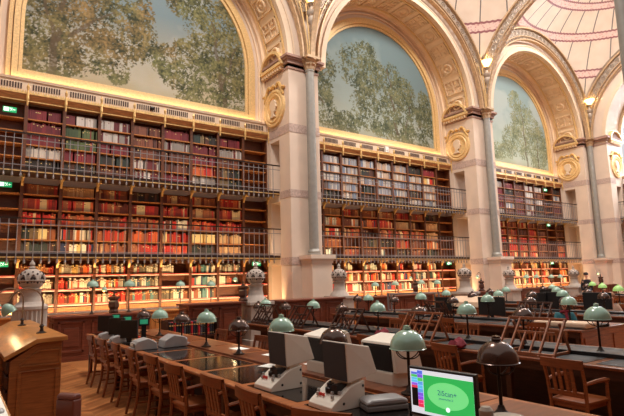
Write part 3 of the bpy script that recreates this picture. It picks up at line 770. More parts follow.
# strip lights washing the books
def area(name, loc, aim, sx, sy, e, col, parent=None):
    l = bpy.data.lights.new(name, 'AREA'); l.shape = 'RECTANGLE'; l.size = sx; l.size_y = sy; l.energy = e; l.color = col
    o = bpy.data.objects.new(name, l); COL.objects.link(o); o.location = loc
    o.rotation_euler = (Vector(aim)-Vector(loc)).to_track_quat('-Z', 'Y').to_euler()
    if parent: o.parent = parent
    return o
WARM = (1., .64, .32)
for b, c in enumerate(CX):
    s = MB(); s.box(-4.4, 4.4, -.04, .04, -.03, 0)
    o = s.build('strip_light', stone_w2, loc=(c, 16.29, 7.87)); tag(o, 'thin uplight strip on the ledge below the %s mural' % arch_name[b], 'light', 'uplight strips')
    area('uplight_lamp', (0, 0, .02), (0, .12, 2), 8.8, .08, 17, (1, .72, .42), o)
    for z, e, y, tz, lab in ((1.03, 190, 15.1, 1.5, 'along the floor-level bookcases'), (2.68, 60, 15.6, 3.6, 'on the lower gallery deck'), (5.04, 16, 15.6, 6.2, 'on the upper gallery deck')):
        s = MB(); s.box(-4.4, 4.4, -.03, .03, -.05, 0)
        o = s.build('strip_light', railm, loc=(c, y, z-.005)); tag(o, 'thin strip light '+lab+', under the %s painted arch' % arch_name[b], 'light', 'strip lights for the books')
        a = area('strip_lamp', (0, 0, .02), (0, 16.3-y, .02+(tz-z)), 8.8, .06, e, WARM, o)
    # the floor bookcases' desk ledge carries the lowest strip
    s = MB(); s.box(-4.5, 4.5, 14.9, 15.3, .94, .98)
    s.box(-4.45, 4.45, 15.0, 15.05, 0, .94)
    o = s.build('shelf_ledge', shelfw, loc=(c, 0, 0)); tag(o, 'long wooden ledge in front of the floor-level bookcases, %s painted arch' % arch_name[b], 'ledge', 'ledges before the bookcases')

# ================================================================== carved stone heating posts
def stone_post(x, y, sc, fluted, label):
    t = thing('carved_stone_post', (x, y, 0), label, 'stone post', 'carved stone posts with globe tops'); t.scale = (sc, sc, sc)
    if fluted:
        s = MB(); n = 96; vs = []; fs = []
        for z in (.3, 1.32):
            for k in range(n): a = 2*PI*k/n; r = .34+.018*math.cos(a*24); vs.append((r*math.cos(a), r*math.sin(a), z))
        for k in range(n): fs.append((k, (k+1) % n, n+(k+1) % n, n+k))
        s._add(vs, fs); s.lathe([(.42, 0), (.42, .2), (.38, .3), (.34, .31)], 32); s.lathe([(.34, 1.3), (.37, 1.34), (.37, 1.4), (.3, 1.45), (.26, 1.5)], 32)
        s.build('fluted_drum', grey_st, t)
    else:
        s = MB(); s.box(-.42, .42, -.42, .42, 0, .2); s.box(-.36, .36, -.36, .36, .2, 1.18); s.box(-.41, .41, -.41, .41, 1.18, 1.28); s.build('pedestal', grey_st, t, bevel=.01)
        s = MB(); s.lathe([(.36, 1.28), (.33, 1.36), (.25, 1.42), (.22, 1.5)], 32); s.build('base_moulding', grey_st, t, True)
    s = MB(); s.lathe([(.23, 1.48), (.21, 1.58), (.2, 1.68), (.22, 1.74), (.25, 1.78)], 28); s.build('neck', grey_st, t, True)
    s = MB(); prof = [(.19, 1.76)]+[(.27*math.sin(a), 2.0-.25*math.cos(a)) for a in [PI*k/14 for k in range(3, 14)]]+[(.05, 2.26)]
    s.lathe(prof, 32); s.build('globe', grey_st, t, True)
    s = MB()
    for k in range(8):
        a0 = 2*PI*k/8
        ring = []
        for m in range(9):
            th = PI*m/8; aa = a0+.26*math.cos(th); zz = 1.98+.13*math.sin(th); rr = .272*math.sqrt(max(.1, 1-((zz-2.0)/.27)**2))
            ring.append((rr*math.cos(aa), rr*math.sin(aa), zz))
        s.tube(ring, .018, 5)
    s.lathe([(.275, 1.96), (.29, 1.975), (.275, 1.99)], 32, closed=False); s.build('carved_band', grey_st, t)
    s = MB()
    for k in range(8):
        a = 2*PI*k/8
        for da, zz, r in ((0, 2.04, .04), (.14, 2.015, .028), (-.14, 2.015, .028), (0, 2.1, .025), (PI/8, 2.12, .03), (PI/8, 1.93, .03), (.1, 1.94, .02), (-.1, 1.94, .02), (0, 2.17, .02)):
            rr = .266*math.sqrt(max(.1, 1-((zz-2.0)/.28)**2)); s.lathe([(0, -r), (r, 0), (0, r)], 8, c=(rr*math.cos(a+da), rr*math.sin(a+da), zz))
    s.build('pierced_opening', dmetal, t)
    s = MB(); s.lathe([(.05, 2.24), (.08, 2.27), (.04, 2.3), (.06, 2.34), (.05, 2.38), (.0, 2.45)], 16); s.build('finial', grey_st, t, True)
stone_post(1.33, 12.4, .95, True, 'fluted carved stone post with globe top, farthest left')
stone_post(6.85, 12.4, .93, False, 'carved stone post with globe top left of the first pier')
stone_post(10.55, 13.3, .93, False, 'carved stone post with globe top right of the first column pedestal')
stone_post(15.5, 12.0, .91, False, 'carved stone post with globe top left of the second pier')
stone_post(20.0, 13.1, .88, False, 'carved stone post with globe top right of the second column pedestal')
stone_post(25.0, 12.8, .86, False, 'carved stone post with globe top in front of the corner pier')

# ================================================================== lamps
def dome_prof(R, h, n=10, t=.006):
    out = [(R*math.cos(PI/2*k/n), h*math.sin(PI/2*k/n)) for k in range(n+1)]
    inn = [((R-t)*math.cos(PI/2*k/n), (h-t)*math.sin(PI/2*k/n)) for k in range(n, -1, -1)]
    return [(R+.006, -.004)]+out[:-1]+[(.012, h)]+[(.012, h-t)]+inn[1:]+[(R+.004, -.008)]
def table_lamp(kind, x, y, z0, top, label, group, lit=False, R=.15):
    t = thing('table_lamp', (x, y, z0), label, 'lamp', group); hh = top-z0; sh = R*1.02
    sm = (mat('glowing_green_shade', (150, 190, 110), .4, emit=.35) if lit and R > .145 else green_en) if kind == 'green' else bronze
    zb = hh-sh-.035
    s = MB(); s.lathe(dome_prof(R, sh), 28, c=(0, 0, zb)); s.build('lamp_shade', sm, t, True)
    s = MB(); s.lathe([(.03, zb+sh-.005), (.034, zb+sh+.01), (.028, zb+sh+.016), (.03, zb+sh+.028), (0, zb+sh+.035)], 14); s.build('finial', sm, t, True)
    s = MB(); s.tube([(0, 0, .03), (0, 0, zb-.05), (0, 0, zb+.02)], .013, 10); s.build('pole', dmetal, t, True)
    s = MB(); s.lathe([(.075, 0), (.075, .012), (.05, .02), (.03, .04), (.018, .07)], 18); s.build('foot', dmetal, t, True)
    s = MB()
    for a in (0, PI/2):
        s.tube([((R-.01)*math.cos(PI*k/10)*math.cos(a), (R-.01)*math.cos(PI*k/10)*math.sin(a), zb-.09*math.sin(PI*k/10)) for k in range(11)], .005, 5)
    s.build('shade_yoke', dmetal, t)
    if lit:
        s = MB(); s.lathe([(0, -.03), (.03, 0), (.02, .04), (0, .05)], 10, c=(0, 0, zb+.02)); s.build('bulb', bulb_m, t, True)
        l = bpy.data.lights.new('lamp_light', 'POINT'); l.energy = 2.5; l.color = (1, .68, .3); l.shadow_soft_size = .04
        lo = bpy.data.objects.new('lamp_light', l); COL.objects.link(lo); lo.location = (0, 0, zb-.03); lo.parent = t
    return t
def ray(px, py): return f_*F+r_*(px-312)+u_*(208-py)
def at_x(px, py, X):
    d = ray(px, py); t = X/d.x; return Vector((X, d.y*t, H+d.z*t))
def at_y(px, py, Y):
    d = ray(px, py); t = Y/d.y; return Vector((d.x*t, Y, H+d.z*t))
ROWX = [3.13, 6.4, 9.75, 12.9, 16.2, 19.8, 23.4]
ROWN = ['table nearest the camera', 'second long table', 'third long table', 'fourth long table', 'fifth long table', 'sixth long table', 'seventh long table']
# surveyed lamp positions: row, distance from the back wall side, top height
LG = {0: [(3.05, 1.350), (5.06, 1.360), (7.21, 1.350), (9.34, 1.310)], 1: [(3.04, 1.380), (4.96, 1.370), (6.95, 1.340), (9.01, 1.330), (11.08, 1.320)], 2: [(5.14, 1.340), (6.97, 1.360), (8.95, 1.380), (10.97, 1.320)], 3: [(6.94, 1.360), (8.84, 1.340), (10.75, 1.340)], 4: [(7.00, 1.380), (8.91, 1.350), (10.78, 1.350)], 5: [(9.10, 1.370), (11.05, 1.350)], 6: [(11.18, 1.370)]}
LB = {0: [(2.19, 1.330), (4.07, 1.300), (6.14, 1.290), (8.22, 1.280), (10.32, 1.260)], 1: [(4.03, 1.330), (5.95, 1.300), (8.00, 1.280), (10.16, 1.260), (11.80, 1.240)], 2: [(5.96, 1.320), (7.94, 1.300), (9.92, 1.280), (11.88, 1.290)], 3: [(5.93, 1.300), (7.81, 1.320), (9.75, 1.280)], 4: [(7.91, 1.270), (11.61, 1.270)], 5: [(11.79, 1.270)], 6: [(11.95, 1.290)]}
TZ = .76
for r in range(7):
    for k, (y, zt) in enumerate([(min(q[0], 11.25), q[1]) for q in LG[r]]):
        table_lamp('green', ROWX[r], y, TZ+.03, zt, 'green dome lamp on the %s, %s green one from its near end' % (ROWN[r], ORD[k]), 'green dome table lamps', lit=(r in (4, 5, 6) and k == 0))
    for k, (y, zt) in enumerate([(min(q[0], 11.45), q[1]) for q in LB[r]]):
        table_lamp('bronze', ROWX[r], y, TZ+.03, zt, 'bronze dome lamp on the %s, %s bronze one from its near end' % (ROWN[r], ORD[k]), 'bronze dome table lamps', R=.142)

# ================================================================== long reading tables
def long_table(r, y0, y1, hw, label):
    x = ROWX[r]; t = thing('reading_table', (x, 0, 0), label, 'table', 'long reading tables')
    xl, xr = (-.9, .6) if r == 0 else (-hw, hw)
    s = MB(); s.box(xl, xr, y0, y1, TZ-.035, TZ); s.build('tabletop', wood('reader_table_wood', (158, 92, 50), .3, stretch=(2, 14, 2)) if r == 0 else twood, t, bevel=.01)
    s = MB(); s.box(xl+.05, xl+.09, y0+.05, y1-.05, TZ-.14, TZ-.035); s.box(xr-.09, xr-.05, y0+.05, y1-.05, TZ-.14, TZ-.035); s.build('apron', dwood, t)
    s = MB(); s.box(-.1, .14, y0, y1, TZ, TZ+.03 if r == 0 else TZ+.035)
    if r: s.box(-.16, .16, y0, y1, TZ+.0, TZ+.05)
    s.build('centre_spine', twood if r == 0 else black, t, bevel=.004)
    s = MB(); s.box(-.03, .03, y0+.1, y1-.1, .05, TZ-.04); s.build('modesty_panel', dwood, t)
    n = int((y1-y0)/.95); d = (y1-y0)/n
    s = MB(); s.box(xl+.1, -.14, .05, d-.05, TZ+.0005, TZ+.004); 
    i0 = s.build('leather_inset', blackgl if r == 0 else blackmt, t, loc=(0, y0, 0))
    s = MB(); s.box(.18, xr-.08, .05, d-.05, TZ+.0005, TZ+.004); j0 = s.build('leather_inset', blackmt if r == 1 else twood, t, loc=(0, y0, 0))
    for k in range(1, n):
        for o0 in (i0, j0): o = o0.copy(); COL.objects.link(o); o.location.y = y0+d*k
    s = MB(); s.box(-.035, .035, -.035, .035, 0, TZ-.035); leg = None
    for yy in [y0+.1+k*(y1-y0-.2)/5 for k in range(6)]:
        for xx in (xl+.09, xr-.09):
            if leg is None: leg = s.build('leg', dwood, t, loc=(xx, yy, 0), bevel=.006)
            else: o = leg.copy(); COL.objects.link(o); o.location = (xx, yy, 0)
    s = MB(); s.box(xl+.06, xr-.06, y0+.02, y0+.05, .08, TZ-.04)
    for k in range(3):
        w = (xr-xl-.2)/3; s.box(xl+.12+k*w, xl+.04+(k+1)*w, y0+.0, y0+.02, .2, TZ-.14)
    s.build('end_panel', wood('table_end', (140, 78, 50), .4), t, bevel=.004)
T = [(.6, 11.2), (1.9, 11.4), (4.5, 11.6), (4.6, 11.6), (5.6, 11.6), (7.2, 11.6), (8.2, 11.6)]
lk = ['carrying the microfilm readers', 'with slatted book stands', 'behind the slatted stands', 'farther back, behind the seated readers', 'far back on the right', 'near the far corner pier', 'farthest, before the corner pier']
for r in range(7): long_table(r, T[r][0], T[r][1], .9 if r == 2 else .75, 'long wooden reading table, %s, %s' % (ROWN[r].replace('table nearest the camera', 'nearest the camera').replace(' long table', ' from the camera'), lk[r]))

# ================================================================== chairs
def make_chair():
    t = thing('reading_chair', (0, 0, 0), 'x', 'chair')                      # faces +x, origin under the seat centre
    s = MB(); s.prism([(-.21, -.19), (.2, -.22), (.23, -.18), (.23, .18), (.2, .22), (-.21, .19)], 'z', .43, .46); s.box(-.19, .2, -.18, .18, .38, .43); s.build('seat', cwood, t, bevel=.008)
    for sy in (-1, 1):
        s = MB(); s.tube([(-.27, sy*.18, 0), (-.22, sy*.185, .22), (-.2, sy*.19, .43), (-.22, sy*.2, .65), (-.27, sy*.205, .86)], [.018, .019, .022, .02, .019], 6); s.build('back_post', cwood, t, True)
        s = MB(); s.tube([(.23, sy*.2, 0), (.2, sy*.195, .3), (.19, sy*.195, .43), (.17, sy*.21, .64)], [.016, .018, .021, .017], 6); s.build('leg', cwood, t, True)
        s = MB(); s.tube([(-.22, sy*.2, .64), (-.05, sy*.225, .66), (.12, sy*.225, .655), (.19, sy*.215, .645)], [.017, .02, .024, .02], 6); s.build('armrest', cwood, t, True)
        s = MB(); s.bar((-.23, sy*.185, .2), (.2, sy*.195, .2), .02, .02); s.build('stretcher', cwood, t)
    s = MB(); s._add([(-.29-.02*(1-(k/4-1)**2), -.225+.45*k/8, z) for z in (.79, .88) for k in range(9)], [(k, k+1, 9+k+1, 9+k) for k in range(8)])
    s._add([(-.26-.02*(1-(k/4-1)**2), -.225+.45*k/8, z) for z in (.79, .88) for k in range(9)], [(9+k, 9+k+1, k+1, k) for k in range(8)])
    s._add([(x-.02*(1-(k/4-1)**2), -.225+.45*k/8, .88) for x in (-.29, -.26) for k in range(9)], [(k, k+1, 9+k+1, 9+k) for k in range(8)])
    s._add([(x-.02*(1-(k/4-1)**2), -.225+.45*k/8, .79) for x in (-.29, -.26) for k in range(9)], [(9+k, 9+k+1, k+1, k) for k in range(8)])
    s.build('top_rail', cwood, t)
    s = MB(); s.bar((-.23, -.19, .53), (-.23, .19, .53), .02, .05); s.build('cross_rail', cwood, t)
    for k in (-.1, -.035, .035, .1):
        s = MB(); s.bar((-.235, k, .54), (-.285, k, .81), .014, .034, up=(0, 1, 0)); s.build('slat', cwood, t)
    return t
ch0 = make_chair(); first = [True]
def chair(x, y, rz, label, group):
    if first[0]:
        first[0] = False; ch0.location = (x, y, 0); ch0.rotation_euler.z = rz; ch0['label'] = label; ch0['group'] = group
    else: dup(ch0, (x, y, 0), rz, label, group)
cy = [9.8, 8.85, 8.05, 7.2, 6.4, 5.55, 4.6, 3.85, 3.05]
for k, y in enumerate(sorted(cy)):
    chair(2.27+random.uniform(-.02, .02) if k else 2.3, y-.1, random.uniform(-.06, .06) if k else .45, 'wooden slat-back armchair on the near side of the reader table, %s from the front' % ORD[k], 'armchairs in front of the reader table')
for k, y in enumerate([5.3, 6.3, 7.1, 8.6]):
    chair(3.78, y, PI+random.uniform(-.1, .1), 'wooden slat-back armchair behind the reader table, %s from the front' % ORD[k], 'armchairs behind the reader table')
for r in range(1, 6):
    ys = [T[r][0]+.9+k*1.55 for k in range(int((T[r][1]-T[r][0]-1)/1.55))]
    for side in (-1, 1):
        for k, y in enumerate(ys):
            if r == 1 and side == -1 and k == 3: 
                chair(4.95, 7.9, -.5, 'wooden armchair pulled well out from the near side of the second long table', 'armchairs at the reading tables'); continue
            if (r, side, k) in ((2, 1, 0), (2, 1, 1), (3, -1, 1), (3, -1, 0), (3, 1, 0), (3, 1, 1), (3, 1, 2)): continue
            chair(ROWX[r]+side*(.78+random.uniform(0, .25)), y+random.uniform(-.15, .15), (0 if side < 0 else PI)+random.uniform(-.2, .2), 'wooden armchair on the %s side of the %s, %s from its near end' % ('near' if side < 0 else 'far', ROWN[r], ORD[k]), 'armchairs at the reading tables')
# brown upholstered chair at the bottom left
t = thing('upholstered_chair', (.8, 4.55, 0), 'brown upholstered chair whose rounded back shows at the bottom left', 'chair', rotz=.6)
s = MB(); s.box(-.045, .045, -.24, .24, .45, .86); s.lathe([(0, -.24), (.045, -.24), (.045, .24), (0, .24)], 16)
s2 = MB(); s2.box(-.045, .045, -.09, .09, .46, .85); s2.prism([(.045*math.cos(PI*k/10), .85+.045*math.sin(PI*k/10)) for k in range(11)], 'y', -.09, .09)
s2.build('backrest', mat('brown_leather', (112, 62, 48), .4), t, bevel=.015)
s = MB(); s.box(-.02, .42, -.2, .2, .4, .48); s.build('seat', MATS['brown_leather'], t, bevel=.02)
for a in (0, .38):
    for q in (-.17, .17): s = MB(); s.box(a, a+.035, q-.02, q+.02, 0, .4); s.build('leg', cwood, t)

# ================================================================== microfilm readers
def reader(x, y, rz, label, sc=1., side_white=True):
    t = thing('microfilm_reader', (x, y, TZ+.004), label, 'microfilm reader', 'beige microfilm readers', rz); t.scale = (sc, sc, sc)   # screen faces -x
    wd = .155
    s = MB(); s.prism([(0, 0), (0, .035), (.03, .06), (.2, .17), (.34, .2), (.34, 0)], 'y', -wd, wd); s.build('base', beige, t, bevel=.006)
    s = MB(); s.prism([(.22, .17), (.22, .2), (.32, .22), (.34, .19)], 'y', -wd+.03, wd-.03); s.build('neck', beige, t, bevel=.004)
    # tapering hood
    A = [(.17, -wd, .195), (.17, wd, .195), (.155, wd, .505), (.155, -wd, .505)]; B = [(.5, -wd+.02, .235), (.5, wd-.02, .235), (.43, wd-.03, .45), (.43, -wd+.03, .45)]
    s = MB(); s._add(A+B, [(0, 3, 2, 1), (4, 5, 6, 7), (0, 1, 5, 4), (1, 2, 6, 5), (2, 3, 7, 6), (3, 0, 4, 7)]); s.build('hood', beige, t, bevel=.008)
    s = MB(); s._add([(.165, -wd+.008, .205), (.165, wd-.008, .205), (.148, wd-.008, .497), (.148, -wd+.008, .497), (.172, -wd+.008, .205), (.172, wd-.008, .205), (.157, wd-.008, .497), (.157, -wd+.008, .497)], [(0, 3, 2, 1), (0, 1, 5, 4), (2, 3, 7, 6), (1, 2, 6, 5), (3, 0, 4, 7)])
    s.build('screen', glass_scr, t)
    s = MB(); s.lathe([(0, 0), (.045, 0), (.045, .035), (.03, .045), (.03, .07), (0, .07)], 14, c=(.13, .02, .11)); s.tube([(.13, -.06, .11), (.11, 0, .16), (.15, .05, .18)], .014, 6); s.box(.1, .2, -.1, -.03, .11, .18); s.build('lens_carrier', black, t)
    for (a, b) in ((-.1, .05), (-.06, .08), (-.13, .1), (.09, .05), (.12, .08)): s = MB(); s.box(b, b+.02, a, a+.02, .06+b*.58-.005, .07+b*.6+.01); s.build('button', silver, t)
    s = MB(); s.box(.055, .07, .02, .04, .088, .11); s.box(.055, .07, .06, .08, .088, .11); s.build('red_button', redstrip_m, t)
    s = MB()
    for (a, b) in ((.08, .05), (.3, .05), (.32, .15)): s.lathe([(0, -.004), (.011, -.004), (.011, .003), (0, .003)], 10)
    s.v = []; s.f = []; s.mi = []; s.c = []
    for (a, b) in ((.12, .05), (.32, .04), (.32, .16)):
        s.prism([(a+.011*math.cos(2*PI*k/10), b+.011*math.sin(2*PI*k/10)) for k in range(10)], 'y', -wd-.003, -wd+.001)
    s.build('screw_cap', black, t)
reader(2.34, 4.13, 0, 'beige microfilm reader with tall dark screen, farther one of the front pair')
reader(2.33, 3.23, 0, 'beige microfilm reader with tall dark screen, nearest to the camera', .98)
def reader_back(x, y, label):
    t = thing('microfilm_reader', (x, y, TZ+.004), label, 'microfilm reader', 'microfilm readers seen from behind'); t.scale = (1.15, 1.15, 1.12)
    s = MB(); s.box(-.12, .16, -.16, .16, 0, .12); s.build('base', beige, t, bevel=.01)
    s = MB(); s.prism([(-.1, .12), (-.13, .33), (.12, .37), (.16, .12)], 'y', -.15, .17); s.box(-.06, .1, -.1, .1, .12, .15); s.build('rear_housing', black, t, bevel=.01)
    s = MB(); s.prism([(-.13, .335), (-.12, .355), (.1, .4), (.13, .385)], 'y', -.17, .19); s.build('top_cover', beige, t, bevel=.004)
    s = MB(); s.prism([(-.1, .12), (-.12, .34), (.12, .38), (.2, .1)], 'y', -.19, -.155); s.build('side_panel', beige, t); s = MB(); s.prism([(-.1, .12), (-.12, .34), (.12, .38), (.2, .1)], 'y', .175, .2); s.build('side_panel', beige, t)
    s = MB(); s.box(.165, .17, -.14, .16, .16, .4); s.build('screen', glass_scr, t)
reader_back(3.27, 4.38, 'black-backed microfilm reader with beige top behind the farther front reader')
reader_back(3.38, 3.55, 'black-backed microfilm reader with beige top behind the nearest reader')
# grey film scanners and black monitors along the far half of the table
def scanner(x, y, label, sc=1., rz=0):
    t = thing('film_scanner', (x, y, TZ+.004), label, 'scanner', 'grey film scanners', rz); t.scale = (sc,)*3
    s = MB(); s.prism([(-.18, 0), (-.18, .1), (-.14, .16), (.05, .2), (.2, .12), (.22, 0)], 'y', -.16, .16); s.build('housing', silver, t, bevel=.015)
    s = MB(); s.box(-.24, -.18, -.12, .12, .02, .05); s.box(-.2, -.1, -.1, .1, .1, .13); s.build('film_tray', silver, t, bevel=.004)
    s = MB(); s.lathe([(0, -.07), (.04, -.07), (.04, .07), (0, .07)], 14); s.v = [(x_-.17, z_, y_+.09) for x_, y_, z_ in s.v]; s.build('film_reel', beige, t)
    s = MB(); s.box(-.182, -.178, -.12, .12, .03, .09); s.build('dark_slot', black, t)
for k, (x, y) in enumerate([(2.3, 9.85), (2.3, 9.05), (2.38, 7.85)]): scanner(x, y, 'grey film scanner on the reader table, %s from the far end' % ORD[k], .62 if k < 2 else .85)
scanner(2.86, 7.85, 'grey film scanner behind the lamps, beside the red and black binders', .95, PI)
# low rounded grey scanner in front, next to the monitor
t = thing('document_scanner', (2.73, 2.93, TZ+.004), 'low rounded grey scanner in front of the nearest reader', 'scanner', rotz=-.35); t.scale = (1.05, 1.05, .72)
s = MB(); s.box(-.17, .15, -.09, .09, 0, .06); s.build('body', mat('dark_grey_plastic', (128, 124, 120), .45), t, bevel=.015)
s = MB(); s.prism([(-.17, .06), (-.17, .1), (-.13, .125), (.11, .125), (.15, .1), (.15, .06)], 'y', -.09, .09); s.build('lid', silver, t, bevel=.02)
def monitor(x, y, rz, w, h, z, label, scr, group='black monitors', lean=0):
    t = thing('monitor', (x, y, TZ+.004), label, 'monitor', group, rz)            # screen faces -x
    s = MB(); s.box(-.015, .03, -w/2, w/2, z, z+h); s.build('casing', black, t, bevel=.006)
    s = MB(); s.box(-.017, -.014, -w/2+.02, w/2-.02, z+.03, z+h-.02); sc = s.build('screen', scr, t)
    s = MB(); s.box(0, .03, -.04, .04, .01, z+.05); s.lathe([(.11, 0), (.11, .012), (0, .014)], 20); s.build('stand', black, t)
    return t, sc
g_scr = mat('green_lit_screen', (50, 150, 110), .4, emit=.5, var=.3, scale=5)
for k, (x, y) in enumerate([(2.44, 10.5), (2.44, 9.65), (2.44, 8.85)]): monitor(x, y, .75, .32, .3, .08, 'black monitor turned towards the near aisle, %s from the far end' % ORD[k], black)
for k, (x, y) in enumerate([(2.7, 10.75), (2.7, 9.9), (2.72, 8.95)]): monitor(x, y, PI/2-.35, .17, .13, .26, 'small monitor with a glowing green screen, %s from the far end' % ORD[k], g_scr, 'monitors with green screens')

# the lit monitor at the bottom of the view
P = lambda px, py, dep: Vector((0, 0, H))+ray(px, py)*(dep/ray(px, py).dot(f_))
TLc = P(415.4, 365, 3.4); BLc = P(408, 410.5, 3.32)
yaw_m = -.12
ctr = Vector((TLc.x, TLc.y, 0)); 
t = thing('lit_monitor', (TLc.x-.07, TLc.y, TZ+.004), 'black widescreen monitor with bright green screen at the bottom of the view', 'monitor', rotz=-PI/2+.1); t.rotation_euler.x = 0
# local: +x runs to the right, screen faces -y
mw, mh = .5, .31; zt = TLc.z-TZ+.0; z0 = zt-mh; t['lean'] = 0; del t['lean']
s = MB(); s.box(0, mw, 0, .04, z0, zt); s.build('casing', black, t, bevel=.006)
s = MB(); s.box(mw/2-.04, mw/2+.04, .03, .06, 0, z0+.1); s.box(mw/2-.13, mw/2+.13, -.06, .14, 0, .015); s.build('stand', black, t)
def scr_part(name, x0, x1, y0, y1, rgb, e=1., d=.0, parent=None):
    s = MB(); s.box(x0*mw, x1*mw, -.002-d, 0.001, z0+y0*mh, z0+y1*mh); return s.build(name, mat('lit_%d_%d_%d' % rgb, rgb, .5, emit=e, var=.02), parent or t)
scr = scr_part('screen', .03, .97, .06, .95, (214, 218, 226), .8)
scr_part('green_desktop', .24, .97, .12, .86, (46, 178, 84), .8, .002, scr)
s = MB(); s.prism([(mw*(.6+.3*math.cos(2*PI*k/30)), z0+mh*(.5+.26*math.sin(2*PI*k/30))) for k in range(30)], 'y', -.005, -.003); s.build('pale_glow_shape', mat('lit_pale_green', (112, 216, 130), .5, emit=.85), scr)
scr_part('black_panel', .05, .145, .2, .62, (16, 18, 22), .2, .002, scr)
tiles = [(90,110,220),(70,190,90),(90,190,230),(90,190,230),(150,90,220),(220,60,90)]
for k, c in enumerate(tiles): scr_part('screen_tile', .05, .145, .9-.055*(k+1), .9-.055*k-.006, c, .8, .003, scr)
tiles = [(80,110,220),(120,90,220),(80,200,100),(90,160,230),(90,190,230),(90,160,230),(120,90,220),(140,80,220),(230,50,110),(220,50,80)]
for k, c in enumerate(tiles): scr_part('screen_tile', .15, .23, .94-.075*(k+1), .94-.075*k-.006, c, .8, .003, scr)
def text(body, size, loc, m, parent, rot=(PI/2, 0, 0), name='lettering'):
    cu = bpy.data.curves.new(name, 'FONT'); cu.body = body; cu.size = size; cu.extrude = .0005; cu.align_x = 'CENTER'
    o = bpy.data.objects.new(name, cu); COL.objects.link(o); o.location = loc; o.rotation_euler = rot; o.parent = parent; cu.materials.append(m)
    dg = bpy.context.evaluated_depsgraph_get(); me = bpy.data.meshes.new_from_object(o.evaluated_get(dg))
    o2 = bpy.data.objects.new(name, me); COL.objects.link(o2); o2.location = loc; o2.rotation_euler = rot; o2.parent = parent
    if not me.materials: me.materials.append(m)
    bpy.data.objects.remove(o); return o2
text('2iScan+', .046, (mw*.6, -.0075, z0+mh*.5), mat('lit_blue_grey', (60, 110, 150), .5, emit=.4), scr)
text('powered by 2i', .018, (mw*.58, -.0075, z0+mh*.42), MATS['lit_blue_grey'], scr)
s = MB(); s.prism([(mw*.6+.014*math.cos(2*PI*k/16), z0+mh*.24+.014*math.sin(2*PI*k/16)) for k in range(16)], 'y', -.007, -.003); s.build('round_icon', mat('lit_white_dot', (240, 250, 255), .5, emit=1.), scr)
# beige machine half seen in front of the monitor
t = thing('beige_film_projector', (2.36, 1.62, TZ+.004), 'grey-beige film machine with a knob in front of the lit monitor', 'projector', rotz=-.6); t.scale = (1.2, 1.2, 1.75)
s = MB(); s.lathe([(.14, 0), (.14, .1), (.12, .13), (.07, .15), (.04, .155)], 24); s.build('housing', mat('taupe_plastic', (150, 138, 122), .5), t, True)
s = MB(); s.lathe([(.022, .15), (.03, .16), (.03, .19), (.018, .2), (0, .2)], 14, c=(-.09, 0, -.02)); s.build('knob', MATS['taupe_plastic'], t, True)

# ================================================================== slatted book stands
def book_stand(x, y, L, h, lean, label, dark=False, rz=0):
    t = thing('slatted_book_stand', (x, y, TZ+.004), label, 'book stand', 'slatted wooden book stands', rz)
    m = wood('stand_wood', (146, 86, 52), .45) if not dark else wood('stand_wood_dark', (70, 40, 28), .45)
    tp = lambda u, v: (lean*v, -L/2+L*u, h*v)
    s = MB(); s.bar(tp(0, 1), tp(1, 1), .03, .035); s.build('top_rail', m, t)
    s = MB(); s.bar(tp(0, .05), tp(1, .05), .035, .04); s.build('bottom_rail', m, t)
    s = MB(); s.bar(tp(.12, .62), tp(.78, .62), .022, .03); s.build('middle_rail', m, t)
    for u in (.02, .26, .78, .98):
        s = MB(); s.bar(tp(u, 0), tp(u, 1), .03, .02, up=(0, 1, 0)); s.build('slat', m, t)
    for u in (.42, .6):
        s = MB(); s.bar(tp(u, .05), tp(u, .62), .024, .018, up=(0, 1, 0)); s.build('slat', m, t)
    for u in (.1, .9):
        s = MB(); s.bar(tp(u, .9), (lean*.9+.22, -L/2+L*u, 0), .025, .025); s.build('prop', m, t)
        s = MB(); s.bar((0, -L/2+L*u, .02), (lean*.9+.22, -L/2+L*u, .02), .02, .03); s.build('foot_rail', m, t)
book_stand(5.75, 3.65, .78, .42, .34, 'large slatted wooden book stand nearest the camera, on the second long table')
book_stand(5.75, 5.5, .72, .42, .32, 'slatted wooden book stand second from the camera, on the second long table')
book_stand(5.75, 7.3, .72, .42, .32, 'darker slatted book stand third from the camera, before the stone post', True)
book_stand(5.8, 8.95, .7, .42, .3, 'darker slatted book stand left of the column pedestal', True)
book_stand(5.8, 10.4, .7, .42, .3, 'darker slatted book stand at the far end of the second long table', True)
book_stand(6.55, 2.35, .7, .42, .3, 'dark slatted book stand cut by the right edge of the view', True)
book_stand(9.15, 7.75, .6, .42, -.3, 'dark slatted book stand on the third long table, behind the second green stand lamp', True)
book_stand(9.15, 5.65, .7, .42, .3, 'dark slatted book stand on the third long table, behind the nearest book stand', True)

